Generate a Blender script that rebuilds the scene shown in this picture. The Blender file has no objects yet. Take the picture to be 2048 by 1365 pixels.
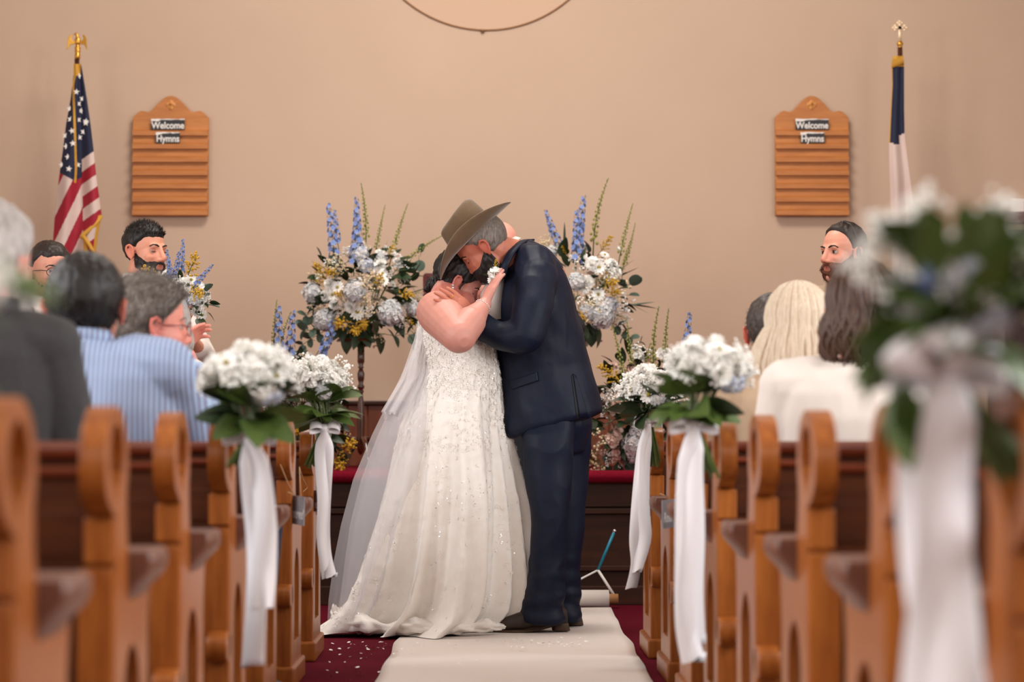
import bpy, bmesh, math, random
import numpy as np
from mathutils import Vector, Matrix, Euler, noise, geometry
from mathutils.bvhtree import BVHTree
PI = math.pi
V = Vector
SC = bpy.context.scene
COL = SC.collection
random.seed(7)

# ------------------------------------------------------------------ camera, world, lights, exposure
CAM = V((0, 0, 0.78)); FPX = 85 / 36 * 2048
yaw = math.atan2(59, FPX); pitch = math.atan2(197.5, FPX)
cd = bpy.data.cameras.new('camera'); cam = bpy.data.objects.new('camera', cd); COL.objects.link(cam)
cd.lens = 85; cd.sensor_width = 36; cd.clip_end = 60
cam.location = CAM; cam.rotation_euler = (PI / 2 + pitch, 0, -yaw)
cd.dof.use_dof = True; cd.dof.focus_distance = 9.75; cd.dof.aperture_fstop = 2.8
SC.camera = cam
RC = Euler((PI / 2 + pitch, 0, -yaw)).to_matrix()
def U(px, py, d):                      # the world point at depth d (metres along the aisle) seen at a pixel
    v = RC @ V(((px - 1024) / FPX, -(py - 682.5) / FPX, -1)); return CAM + v * (d / v.y)

w = bpy.data.worlds.new('world'); SC.world = w; w.use_nodes = True
w.node_tree.nodes['Background'].inputs[0].default_value = (1.0, 0.93, 0.86, 1)
w.node_tree.nodes['Background'].inputs[1].default_value = 0.05
def area(loc, rot, sx, sy, power, col):
    l = bpy.data.lights.new('area_light', 'AREA'); l.shape = 'RECTANGLE'; l.size = sx; l.size_y = sy
    l.energy = power; l.color = col
    o = bpy.data.objects.new('area_light', l); COL.objects.link(o); o.location = loc; o.rotation_euler = rot
for y, pw in ((2.0, 110), (4.9, 135), (7.8, 62)):              # daylight through the tall side windows
    area((-3.85, y, 2.6), (0, -math.radians(76), 0), 2.4, 1.2, pw, (0.97, 0.98, 1.0))
    area((3.85, y, 2.6), (0, math.radians(76), 0), 2.4, 1.2, pw, (0.97, 0.98, 1.0))
area((0, -1.6, 3.9), (math.radians(72), 0, 0), 4.0, 1.6, 44, (1.0, 0.98, 0.97))     # added fill light behind the camera, brightens the sides facing it
area((0, 10.3, 5.1), (math.radians(14), 0, 0), 2.2, 1.0, 150, (1.0, 0.95, 0.88))       # lamps over the chancel
SC.view_settings.view_transform = 'Standard'; SC.view_settings.look = 'None'
SC.view_settings.gamma = 1; SC.view_settings.use_curve_mapping = False
SC.view_settings.exposure = 0.0

# ------------------------------------------------------------------ materials
def C(r, g, b):
    f = lambda c: (c / 255 / 12.92) if c / 255 <= 0.04045 else ((c / 255 + 0.055) / 1.055) ** 2.4
    return (f(r), f(g), f(b), 1)
def mat(name, col, rough=.6, metal=0, bump=None, vary=None, sheen=0, coat=0, sub=0, stretch=(1, 1, 1), attr=None, stripes=None, spec=.5, alpha=1, trans=0):
    m = bpy.data.materials.new(name); m.use_nodes = True; nt = m.node_tree; N = nt.nodes; L = nt.links
    b = N['Principled BSDF']; b.inputs['Base Color'].default_value = col; b.inputs['Roughness'].default_value = rough
    b.inputs['Metallic'].default_value = metal; b.inputs['Specular IOR Level'].default_value = spec
    if sheen: b.inputs['Sheen Weight'].default_value = sheen; b.inputs['Sheen Roughness'].default_value = .4
    if coat: b.inputs['Coat Weight'].default_value = coat; b.inputs['Coat Roughness'].default_value = .15
    if sub: b.inputs['Subsurface Weight'].default_value = sub; b.inputs['Subsurface Radius'].default_value = (.02, .008, .004); b.inputs['Subsurface Scale'].default_value = .5
    if alpha < 1: b.inputs['Alpha'].default_value = alpha
    tc = N.new('ShaderNodeTexCoord'); mp = N.new('ShaderNodeMapping'); mp.inputs['Scale'].default_value = stretch
    L.new(tc.outputs['Object'], mp.inputs[0]); src = None
    if attr:
        a = N.new('ShaderNodeAttribute'); a.attribute_name = attr
        mx = N.new('ShaderNodeMix'); mx.data_type = 'RGBA'; mx.blend_type = 'MULTIPLY'; mx.inputs[0].default_value = 1
        mx.inputs[6].default_value = col; L.new(a.outputs['Color'], mx.inputs[7]); src = mx.outputs[2]
    if vary:
        n = N.new('ShaderNodeTexNoise'); n.inputs['Scale'].default_value = vary[0]; n.inputs['Detail'].default_value = 6; n.inputs['Roughness'].default_value = .6
        L.new(mp.outputs[0], n.inputs[0])
        r = N.new('ShaderNodeValToRGB'); r.color_ramp.elements[0].position = .3; r.color_ramp.elements[1].position = .7
        r.color_ramp.elements[0].color = vary[1]; r.color_ramp.elements[1].color = col
        L.new(n.outputs[0], r.inputs[0])
        if src:
            mx2 = N.new('ShaderNodeMix'); mx2.data_type = 'RGBA'; mx2.blend_type = 'MULTIPLY'; mx2.inputs[0].default_value = 1
            L.new(r.outputs[0], mx2.inputs[6]); L.new(a.outputs['Color'], mx2.inputs[7]); src = mx2.outputs[2]
        else: src = r.outputs[0]
    if stripes:
        wv = N.new('ShaderNodeTexWave'); wv.inputs['Scale'].default_value = stripes[0]; wv.bands_direction = 'X'
        L.new(tc.outputs['Object'], wv.inputs[0]); r = N.new('ShaderNodeValToRGB')
        r.color_ramp.elements[0].position = .35; r.color_ramp.elements[1].position = .6
        r.color_ramp.elements[0].color = stripes[1]; r.color_ramp.elements[1].color = col
        L.new(wv.outputs[0], r.inputs[0]); src = r.outputs[0]
    if src: L.new(src, b.inputs['Base Color'])
    if bump:
        n = N.new('ShaderNodeTexNoise'); n.inputs['Scale'].default_value = bump[0]; n.inputs['Detail'].default_value = 5
        L.new(mp.outputs[0], n.inputs[0]); bm = N.new('ShaderNodeBump'); bm.inputs['Strength'].default_value = bump[1]; bm.inputs['Distance'].default_value = bump[2] if len(bump) > 2 else .002
        L.new(n.outputs[0], bm.inputs['Height']); L.new(bm.outputs[0], b.inputs['Normal'])
    if trans:                                        # thin cloth that lets light and view through
        out = N['Material Output']; t = N.new('ShaderNodeBsdfTransparent'); mx = N.new('ShaderNodeMixShader'); mx.inputs[0].default_value = trans
        L.new(b.outputs[0], mx.inputs[1]); L.new(t.outputs[0], mx.inputs[2]); L.new(mx.outputs[0], out.inputs[0])
    return m
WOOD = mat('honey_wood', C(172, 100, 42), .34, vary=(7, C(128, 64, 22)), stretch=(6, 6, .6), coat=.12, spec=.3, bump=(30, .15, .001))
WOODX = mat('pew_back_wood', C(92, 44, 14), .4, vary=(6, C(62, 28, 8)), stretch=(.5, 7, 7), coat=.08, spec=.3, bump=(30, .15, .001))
WOODR = mat('pew_rail_wood', C(128, 56, 26), .25, vary=(6, C(96, 38, 16)), stretch=(.5, 7, 7), coat=.3)
WOODD = mat('pew_arm_wood', C(118, 74, 56), .42, vary=(9, C(94, 56, 40)), stretch=(6, .8, 6))
WOODS = mat('stage_wood', C(66, 32, 14), .55, spec=.25, vary=(5, C(44, 20, 8)), stretch=(.6, 6, 6), coat=.15)
WOODW = mat('wainscot_wood', C(124, 62, 30), .4, vary=(5, C(92, 40, 18)), stretch=(6, 6, .7), coat=.2)
WOODB = mat('board_wood', C(200, 128, 64), .5, vary=(7, C(172, 102, 46)), stretch=(.7, 5, 5))
WOODT = mat('stand_wood', C(92, 44, 22), .25, vary=(6, C(60, 26, 14)), stretch=(6, 6, 1), coat=.5)
WALL = mat('wall_plaster', C(203, 175, 152), .9, vary=(.8, C(196, 168, 145)), bump=(60, .08, .002))
PALE = mat('pale_plaster', C(222, 214, 204), .9, bump=(60, .08, .002))
CARPET = mat('red_carpet', C(106, 8, 32), .95, vary=(260, C(72, 4, 20)), bump=(300, .8, .004), spec=.1)
CARPETS = mat('stage_carpet', C(140, 18, 42), .95, vary=(200, C(104, 10, 30)), bump=(200, .8, .004), spec=.1)
RUNNER = mat('white_runner', C(226, 214, 206), .8, bump=(9, .25, .01))
NAVY = mat('navy_suit', C(14, 24, 46), .55, bump=(220, .35, .0008), vary=(90, C(9, 17, 37)), spec=.25)
BLACKS = mat('black_suit', C(20, 20, 26), .7, bump=(200, .2, .001))
GREYS = mat('grey_suit', C(62, 60, 60), .8, bump=(220, .4, .001), vary=(120, C(50, 49, 50)))
BEIGE = mat('beige_suit', C(176, 150, 124), .8, bump=(200, .2, .001))
WHITEC = mat('white_shirt', C(226, 214, 206), .75, bump=(60, .2, .002))
CREAM = mat('cream_knit', C(236, 224, 214), .8, bump=(160, .3, .001))
TAN = mat('tan_cardigan', C(186, 158, 130), .8, bump=(160, .3, .001))
BLUEST = mat('striped_shirt', C(168, 192, 222), .75, stripes=(26, C(122, 120, 150)), bump=(100, .2, .001))
BLUEPL = mat('pale_blue_shirt', C(170, 190, 216), .75, stripes=(60, C(150, 170, 204)))
DENIM = mat('dark_trousers', C(34, 42, 66), .8)
SATIN = mat('white_satin', C(248, 244, 246), .34, sheen=.3, spec=.6)
DRESS = mat('ivory_dress', C(252, 247, 240), .5, sheen=.1, bump=(38, .4, .004), vary=(10, C(243, 235, 226)))
LACE = mat('lace', C(252, 246, 238), .4, bump=(300, .6, .001))
SEQ = mat('sequin', C(255, 252, 250), .28, metal=.6, spec=1)
VEIL = mat('veil_tulle', C(236, 232, 234), .7, trans=.66)
VEILF = mat('veil_tulle_folded', C(236, 232, 234), .7, trans=.5)
HAT = mat('felt_hat', C(112, 88, 62), .85, sheen=.5, bump=(180, .25, .001), vary=(14, C(98, 76, 52)))
HATB = mat('hat_band', C(74, 56, 38), .6)
BOOT = mat('brown_boot', C(58, 40, 28), .55, bump=(90, .3, .001), vary=(20, C(42, 28, 20)))
BOOTS = mat('boot_sole', C(72, 50, 34), .6)
GOLD = mat('brass', C(214, 160, 72), .3, metal=.9)
SILV = mat('silver', C(220, 220, 225), .2, metal=1)
BLACK = mat('black_plastic', C(18, 16, 18), .35)
WHITEP = mat('white_paint', C(236, 230, 224), .6)
REDP = mat('red_paint', C(190, 24, 30), .6)
FNAVY = mat('flag_navy', C(24, 30, 58), .75, bump=(200, .2, .001)); FRED = mat('flag_red', C(158, 16, 42), .7); FWHITE = mat('flag_white', C(214, 190, 180), .75)
FRINGE = mat('gold_fringe', C(206, 152, 52), .7, bump=(200, .6, .002))
LEAFD = mat('dark_leaf', C(50, 68, 36), .45, vary=(30, C(34, 50, 28))); LEAFM = mat('green_leaf', C(92, 112, 48), .45, vary=(30, C(60, 82, 36)))
EUC = mat('eucalyptus_leaf', C(88, 108, 92), .6, vary=(20, C(66, 86, 72))); STEMM = mat('stem_green', C(96, 112, 54), .5, vary=(30, C(64, 80, 36)))
PETW = mat('white_petal', C(255, 252, 246), .55); PETB = mat('hydrangea_petal', C(170, 184, 212), .6, vary=(60, C(214, 212, 216)))
PETH = mat('pale_hydrangea', C(200, 202, 208), .6, vary=(60, C(226, 216, 206))); DELPH = mat('delphinium', C(112, 134, 196), .6, vary=(40, C(142, 162, 212)))
CREAMH = mat('cream_hydrangea', C(216, 214, 208), .6, vary=(60, C(196, 200, 206))); YELL = mat('yellow_bloom', C(206, 160, 40), .6); DISC = mat('daisy_disc', C(160, 140, 40), .7); SNAP = mat('snapdragon', C(176, 176, 84), .6, vary=(60, C(120, 126, 44)))
CREAMF = mat('cream_bloom', C(232, 210, 170), .6); PINKF = mat('blush_petal', C(236, 206, 190), .6)
TWINE = mat('jute_twine', C(190, 150, 112), .9); SLATE = mat('grey_tag', C(158, 152, 154), .7, vary=(30, C(140, 134, 138))); CHALK = mat('chalk', C(232, 228, 226), .8)
TEAL = mat('teal_rod', C(24, 132, 160), .4); KRAFT = mat('cardboard', C(170, 120, 74), .8)
EYEW = mat('eye_white', C(176, 156, 146), .3); IRIS = mat('iris', C(30, 18, 12), .45); LENS = mat('glass_lens', C(240, 245, 250), .05, trans=.88)
TATT = mat('leather', C(126, 70, 38), .5)

# ------------------------------------------------------------------ mesh tools
class MB:
    def __init__(s): s.v = []; s.f = []; s.m = []
    def add(s, vs, fs, mi=0):
        o = len(s.v); s.v += [tuple(v) for v in vs]; s.f += [tuple(i + o for i in f) for f in fs]; s.m += [mi] * len(fs)
    def box(s, c, d, M=None, mi=0):
        c = V(c); h = [x / 2 for x in d]
        vs = [V((x * h[0], y * h[1], z * h[2])) for x in (-1, 1) for y in (-1, 1) for z in (-1, 1)]
        vs = [(M @ v if M else v) + c for v in vs]
        s.add(vs, [(0, 1, 3, 2), (4, 6, 7, 5), (0, 4, 5, 1), (2, 3, 7, 6), (0, 2, 6, 4), (1, 5, 7, 3)], mi)
    def ring_loft(s, rings, close=True, mi=0, wrap=True):
        n = len(rings[0]); vs = [p for r in rings for p in r]; fs = []
        for i in range(len(rings) - 1):
            for j in range(n if wrap else n - 1):
                k = (j + 1) % n; fs.append((i * n + j, i * n + k, (i + 1) * n + k, (i + 1) * n + j))
        if close:
            fs.append(tuple(reversed(range(n)))); fs.append(tuple((len(rings) - 1) * n + j for j in range(n)))
        s.add(vs, fs, mi)
    def loft(s, secs, n=24, e=2.0, mi=0, close=True):   # secs: (centre, u, v) with u, v the half axes
        rings = []
        for c, u, v in secs:
            c, u, v = V(c), V(u), V(v); r = []
            for k in range(n):
                a = 2 * PI * k / n; ca, sa = math.cos(a), math.sin(a)
                r.append(c + u * (math.copysign(abs(ca) ** (2 / e), ca)) + v * (math.copysign(abs(sa) ** (2 / e), sa)))
            rings.append(r)
        s.ring_loft(rings, close, mi)
    def ell(s, c, r, M=None, n=16, mi=0):
        c = V(c); rings = []; h = n // 2 + 2
        top = None; vs = []; fs = []
        for i in range(1, h):
            t = PI * i / h
            for j in range(n):
                a = 2 * PI * j / n; p = V((r[0] * math.sin(t) * math.cos(a), r[1] * math.sin(t) * math.sin(a), r[2] * math.cos(t)))
                vs.append((M @ p if M else p) + c)
        a = V((0, 0, r[2])); b = V((0, 0, -r[2])); vs += [(M @ a if M else a) + c, (M @ b if M else b) + c]
        T = len(vs) - 2; B = T + 1
        for i in range(h - 2):
            for j in range(n): k = (j + 1) % n; fs.append((i * n + j, (i + 1) * n + j, (i + 1) * n + k, i * n + k))
        for j in range(n): k = (j + 1) % n; fs.append((T, j, k)); fs.append((B, (h - 2) * n + k, (h - 2) * n + j))
        s.add(vs, fs, mi)
    def cap(s, p, q, r1, r2, n=12, mi=0):
        p, q = V(p), V(q); ax = (q - p); L = ax.length
        if L < 1e-6: return s.ell(p, (r1, r1, r1), n=n, mi=mi)
        ax /= L; u = ax.orthogonal().normalized(); v = ax.cross(u); secs = []
        for t in (-.95, -.7, -.35, 0): k = math.sqrt(max(0, 1 - t * t)); secs.append((p + ax * t * r1, u * r1 * k, v * r1 * k))
        for t in (0, .35, .7, .95): k = math.sqrt(max(0, 1 - t * t)); secs.append((q + ax * t * r2, u * r2 * k, v * r2 * k))
        s.loft(secs, n, mi=mi)
    def chain(s, pts, rs, n=12, mi=0):
        for i in range(len(pts) - 1): s.cap(pts[i], pts[i + 1], rs[i], rs[i + 1], n, mi)
    def tube(s, pts, r, n=6, mi=0):                    # r: number or list
        pts = [V(p) for p in pts]; rr = r if isinstance(r, (list, tuple)) else [r] * len(pts); rings = []; u = None
        for i, p in enumerate(pts):
            t = (pts[min(i + 1, len(pts) - 1)] - pts[max(i - 1, 0)])
            t = t.normalized() if t.length > 1e-9 else V((0, 0, 1))
            u = t.orthogonal().normalized() if u is None else (u - t * u.dot(t)).normalized()
            v = t.cross(u); rings.append([p + (u * math.cos(2 * PI * k / n) + v * math.sin(2 * PI * k / n)) * rr[i] for k in range(n)])
        s.ring_loft(rings, True, mi)
    def lathe(s, prof, c=(0, 0, 0), n=20, mi=0):
        c = V(c); s.ring_loft([[c + V((r * math.cos(2 * PI * k / n), r * math.sin(2 * PI * k / n), z)) for k in range(n)] for r, z in prof], True, mi)
    def slab(s, outer, holes, fn, t, mi=0):             # a flat shape with holes; fn(a, b, depth) -> point
        loops = [outer] + holes; flat = [p for l in loops for p in l]
        tris = geometry.tessellate_polygon([[V((a, b, 0)) for a, b in l] for l in loops]); n = len(flat)
        vs = [fn(a, b, 0) for a, b in flat] + [fn(a, b, t) for a, b in flat]
        fs = [tuple(x) for x in tris] + [tuple(n + i for i in reversed(x)) for x in tris]; o = 0
        for l in loops:
            for i in range(len(l)): j = (i + 1) % len(l); fs.append((o + i, o + j, n + o + j, n + o + i))
            o += len(l)
        s.add(vs, fs, mi)
    def sheet(s, grid, thick=0, mi=0):                   # rows of points
        R = len(grid); Cn = len(grid[0]); vs = [V(p) for r in grid for p in r]
        fs = [(i * Cn + j, i * Cn + j + 1, (i + 1) * Cn + j + 1, (i + 1) * Cn + j) for i in range(R - 1) for j in range(Cn - 1)]
        s.add(vs, fs, mi)
    def build(s, name, mats, parent=None, smooth=True, fixn=True, world=True):
        me = bpy.data.meshes.new(name); me.from_pydata(s.v, [], s.f)
        for m in (mats if isinstance(mats, (list, tuple)) else [mats]): me.materials.append(m)
        if any(s.m): me.polygons.foreach_set('material_index', s.m)
        if fixn:
            bm = bmesh.new(); bm.from_mesh(me); bmesh.ops.recalc_face_normals(bm, faces=bm.faces); bm.to_mesh(me); bm.free()
        return link(name, me, parent, smooth, world)
def link(name, me, parent=None, smooth=True, world=True):
    if parent is not None and world:
        M = top_matrix(parent); me.transform(M.inverted())
    o = bpy.data.objects.new(name, me); COL.objects.link(o); o.parent = parent
    if smooth: me.polygons.foreach_set('use_smooth', [True] * len(me.polygons))
    me.update(); return o
def top_matrix(o):
    M = Matrix.Translation(o.location) @ o.rotation_euler.to_matrix().to_4x4() @ Matrix.Diagonal(o.scale.to_4d())
    return top_matrix(o.parent) @ M if o.parent else M
def sharp(o, ang=35):                                     # flat where the shape has edges
    me = o.data; me.polygons.foreach_set('use_smooth', [True] * len(me.polygons))
    me.set_sharp_from_angle(angle=math.radians(ang)); return o
def bevel(o, wd, seg=2):
    m = o.modifiers.new('bevel', 'BEVEL'); m.width = wd; m.segments = seg; m.limit_method = 'ANGLE'; m.angle_limit = math.radians(38); m.harden_normals = False; return o
def solid(o, t):
    m = o.modifiers.new('thickness', 'SOLIDIFY'); m.thickness = t; m.offset = 0; return o
def fuse(mb, name, mats, parent=None, voxel=.006, smooth=4, ratio=1.0, deform=None):
    me = bpy.data.meshes.new('tmp'); me.from_pydata(mb.v, [], mb.f)
    bm = bmesh.new(); bm.from_mesh(me); bmesh.ops.recalc_face_normals(bm, faces=bm.faces); bm.to_mesh(me); bm.free()
    o = bpy.data.objects.new('tmp', me); COL.objects.link(o)
    r = o.modifiers.new('r', 'REMESH'); r.mode = 'VOXEL'; r.voxel_size = voxel
    sm = o.modifiers.new('s', 'SMOOTH'); sm.factor = .5; sm.iterations = smooth
    if ratio < 1: d = o.modifiers.new('d', 'DECIMATE'); d.ratio = ratio
    dg = bpy.context.evaluated_depsgraph_get(); me2 = bpy.data.meshes.new_from_object(o.evaluated_get(dg))
    bpy.data.objects.remove(o); bpy.data.meshes.remove(me); me2.name = name
    if deform:
        n = len(me2.vertices); co = np.empty(n * 3); me2.vertices.foreach_get('co', co); co = co.reshape(-1, 3)
        no = np.empty(n * 3); me2.vertices.foreach_get('normal', no); co = deform(co, no.reshape(-1, 3)); me2.vertices.foreach_set('co', co.ravel()); me2.update()
    me2.materials.clear()
    for m in (mats if isinstance(mats, (list, tuple)) else [mats]): me2.materials.append(m)
    return link(name, me2, parent)
def wrinkle(amp, sx, sy, sz, seed=0):
    def f(co, no):
        d = np.array([noise.noise(V((p[0] * sx + seed, p[1] * sy, p[2] * sz))) + .5 * noise.noise(V((p[0] * sx * 2.3, p[1] * sy * 2.3 + seed, p[2] * sz * 2.3))) for p in co])
        d = 1 - np.abs(d) * 2.2
        return co + no * (d * amp)[:, None]
    return f
def tag(o, label, cat, group=None, kind=None):
    if label: o['label'] = label
    if cat: o['category'] = cat
    if group: o['group'] = group
    if kind: o['kind'] = kind
    return o
def thing(name, label, cat, loc=(0, 0, 0), rz=0, group=None):
    o = bpy.data.objects.new(name, None); COL.objects.link(o); o.location = loc; o.rotation_euler = (0, 0, rz); o.empty_display_size = .1
    return tag(o, label, cat, group)
def dup(root, loc, rz=0, label=None, scale=None):
    kids = {}
    for o in list(root.children_recursive): kids.setdefault(o.parent, []).append(o)
    def cp(o, par):
        c = o.copy(); COL.objects.link(c); c.parent = par
        for k in kids.get(o, []): cp(k, c)
        return c
    r = cp(root, None); r.location = loc; r.rotation_euler = (0, 0, rz)
    if label: r['label'] = label
    if scale: r.scale = scale
    return r
def inst(me, name, parent, M):                             # a part that shares its mesh, world matrix M
    o = bpy.data.objects.new(name, me); COL.objects.link(o); o.parent = parent
    o.matrix_local = top_matrix(parent).inverted() @ M if parent else M
    return o
def text_mesh(body, size, depth, bold=.0, sx=1.0, shear=0):
    c = bpy.data.curves.new('t', 'FONT'); c.body = body; c.size = size; c.extrude = depth; c.offset = bold; c.align_x = 'CENTER'; c.align_y = 'CENTER'; c.shear = shear
    o = bpy.data.objects.new('t', c); COL.objects.link(o); dg = bpy.context.evaluated_depsgraph_get()
    me = bpy.data.meshes.new_from_object(o.evaluated_get(dg)); bpy.data.objects.remove(o)
    me.transform(Matrix.Diagonal((sx, 1, 1, 1)) ); me.transform(Matrix.Rotation(PI / 2, 4, 'X')); return me
def put_text(me, name, m, loc, parent, R=None):
    me.materials.clear(); me.materials.append(m)
    if R: me.transform(R)
    me.transform(Matrix.Translation(loc)); return link(name, me, parent, smooth=False)
def frame_from(fwd, up=(0, 0, 1)):                         # columns: right, forward, up
    f = V(fwd).normalized(); r = f.cross(V(up)).normalized(); u = r.cross(f); return Matrix((r, f, u)).transposed()
def bvh_of(o):
    me = o.data; M = top_matrix(o); return BVHTree.FromPolygons([M @ v.co for v in me.vertices], [tuple(p.vertices) for p in me.polygons])
def hit(bvh, px, py):
    d = (U(px, py, 10) - CAM).normalized(); loc, nrm, i, dist = bvh.ray_cast(CAM, d); return loc, nrm

# ------------------------------------------------------------------ the setting
WY = 13.5; SX = 4.2; CZ = 5.6; SY = 11.42; SZ = .632
def struct(o): o['kind'] = 'structure'; return o
b = MB(); b.box((0, 5.75, -.05), (8.4, 15.9, .1)); struct(b.build('floor', CARPET, smooth=False))
b = MB(); b.box((0, WY + .08, CZ / 2), (8.6, .16, CZ)); wback = struct(b.build('wall_back', WALL, smooth=False))
b = MB(); b.box((-SX - .08, 5.75, CZ / 2), (.16, 15.9, CZ)); struct(b.build('wall_left', PALE, smooth=False))
b = MB(); b.box((SX + .08, 5.75, CZ / 2), (.16, 15.9, CZ)); struct(b.build('wall_right', PALE, smooth=False))
b = MB(); b.box((0, -2.2, CZ / 2), (8.6, .16, CZ)); struct(b.build('wall_front', PALE, smooth=False))
b = MB(); b.box((0, 5.75, CZ + .05), (8.6, 15.9, .1)); struct(b.build('ceiling', PALE, smooth=False))
# wainscot: separate upright boards under a dark cap
wains = bpy.data.objects.new('trim_1', None); COL.objects.link(wains); wains['kind'] = 'structure'; wains.location = (0, WY, SZ)
b = MB(); b.box((0, 0, 0), (.108, .016, .34)); pl = b.build('wainscot_board', WOODW, wains, smooth=False, world=False); bevel(pl, .004, 1)
nb = int(5.4 / .112); me0 = pl.data
for i in range(nb):
    o = pl if i == 0 else pl.copy()
    if i: COL.objects.link(o); o.parent = wains
    o.location = (-2.6 + i * .112, -.012 - random.uniform(0, .002), .17)
b = MB(); b.box((.03, -.022, .352), (5.4, .05, .024)); bevel(b.build('cap_rail', WOODS, wains, smooth=False, world=False), .006)
# the raised platform
stage = bpy.data.objects.new('trim_2', None); COL.objects.link(stage); stage['kind'] = 'structure'; stage.location = (0, SY, 0)
b = MB(); b.box((0, SY + 1.06, .29), (8.3, 2.04, .58)); b.build('riser', WOODS, stage, smooth=False)
for z0, z1, p in ((.0, .09, .03), (.16, .185, .022), (.43, .455, .03), (.462, .475, .02)):
    b = MB(); b.box((0, SY + .04 - p / 2, (z0 + z1) / 2), (8.3, p, z1 - z0)); bevel(b.build('moulding', WOODS, stage, smooth=False), .004)
b = MB(); b.loft([((-4.15, SY + .02, .605), (0, .045, 0), (0, 0, .03)), ((4.15, SY + .02, .605), (0, .045, 0), (0, 0, .03))], 16); b.build('carpet_nosing', CARPETS, stage)
b = MB(); b.box((0, SY + 1.06, .606), (8.3, 2.06, .05)); b.build('stage_carpet', CARPETS, stage, smooth=False)
# side door under the exit sign
dx = 3.22
door = bpy.data.objects.new('door_1', None); COL.objects.link(door); door['kind'] = 'structure'; door.location = (dx, WY, SZ)
b = MB(); b.box((dx, WY - .02, SZ + .66), (.62, .03, 1.32)); b.build('door_leaf', mat('dark_door', C(52, 26, 24), .5), door, smooth=False)
for x, ww, z, h in ((dx - .35, .09, .68, 1.36), (dx + .35, .09, .68, 1.36), (dx, .79, 1.39, .07)):
    b = MB(); b.box((x, WY - .03, SZ + z), (ww, .06, h)); bevel(b.build('door_frame', WOODT, door, smooth=False), .005)
# exit sign
ex = thing('exit_sign', 'white exit sign with red capital letters at the right edge', 'sign', (3.13, WY, 2.04))
b = MB(); b.box((3.13, WY - .03, 2.065), (.34, .055, .125)); bevel(b.build('sign_box', WHITEP, ex, smooth=False), .006)
put_text(text_mesh('EXIT', .115, .002, .003, .95), 'lettering', REDP, (3.135, WY - .0585, 2.065), ex)

# round plaster medallion high on the wall
cz = .78 + (880 - 57) / (FPX / WY) + .706; cx0 = (972 - 965) / (FPX / WY)
rg = thing('wall_medallion', 'round plaster disc with a thin brown rim above the couple', 'wall ornament', (cx0, WY, cz))
b = MB(); b.ring_loft([[V((cx0 + r * math.cos(2 * PI * k / 96), y, cz + r * math.sin(2 * PI * k / 96))) for k in range(96)] for r, y in ((.70, WY), (.70, WY - .008))])
b.build('disc', mat('medallion_plaster', C(204, 172, 147), .9, bump=(60, .08, .002)), rg, smooth=False)
b = MB(); pts = [V((cx0 + .704 * math.cos(2 * PI * k / 96), WY - .008, cz + .704 * math.sin(2 * PI * k / 96))) for k in range(97)]; b.tube(pts, .0045, 6); b.build('rim', mat('rim_brown', C(150, 104, 66), .7), rg)
b = MB(); b.ell((cx0 - .02, WY - .012, cz - .712), (.012, .012, .008)); b.build('clip', mat('clip_brown', C(120, 80, 50), .6), rg)

# ------------------------------------------------------------------ aisle runner
g = []
for i in range(160):
    y = 1.2 + (11.16 - 1.2) * i / 159; row = []
    for j in range(25):
        t = j / 24; hw = .445 + .004 * math.sin(y * 3) + .01 * noise.noise(V((y * 2, 5, 0)))
        cx = .10 + .012 * (y - 7.7) if y > 7.7 else .10
        x = cx + (t * 2 - 1) * hw; zz = .0065 + max(0, .006 * noise.noise(V((x * 1.5, y * 3.2, 3)))) + .005 * max(0, math.sin(y * 5 + x)) * (1 if y > 9.6 else .4)
        row.append((x, y, zz))
    g.append(row)
rn = thing('aisle_runner', 'long white fabric runner laid along the red carpet aisle', 'aisle runner', (.1, 6, 0))
b = MB(); b.sheet(g); solid(b.build('cloth', RUNNER, rn), .002)
b = MB(); L0 = V((-.30, 11.22, .045)); b.loft([(V((x, 11.22, .045)), (0, .043, 0), (0, 0, .040)) for x in (-.32, .1, .585)], 24); b.build('rolled_end', RUNNER, rn)
b = MB(); b.loft([(V((x, 11.22, .045)), (0, .022, 0), (0, 0, .022)) for x in (.5, .628)], 18); tag(b.build('cardboard_core', KRAFT, rn), 'brown cardboard tube end', None)
pc = thing('pull_cord', 'white pull cord with teal rod standing against the dark platform front', 'cord', (.6, 11.25, 0))
A_ = U(1196, 1141, 11.27); B_ = U(1233, 1199, 11.24); D_ = U(1140, 1170, 11.27); E_ = U(1229, 1063, 11.3)
b = MB(); b.tube([B_, A_], .0065, 8); b.tube([A_, D_, U(1080, 1190, 11.25)], .0045, 8); b.build('cord', WHITEP, pc)
b = MB(); b.tube([A_, E_], .007, 8); b.ell(E_, (.01, .01, .01), mi=1); tag(b.build('rod', [TEAL, SILV], pc), 'teal rod', None)

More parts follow.
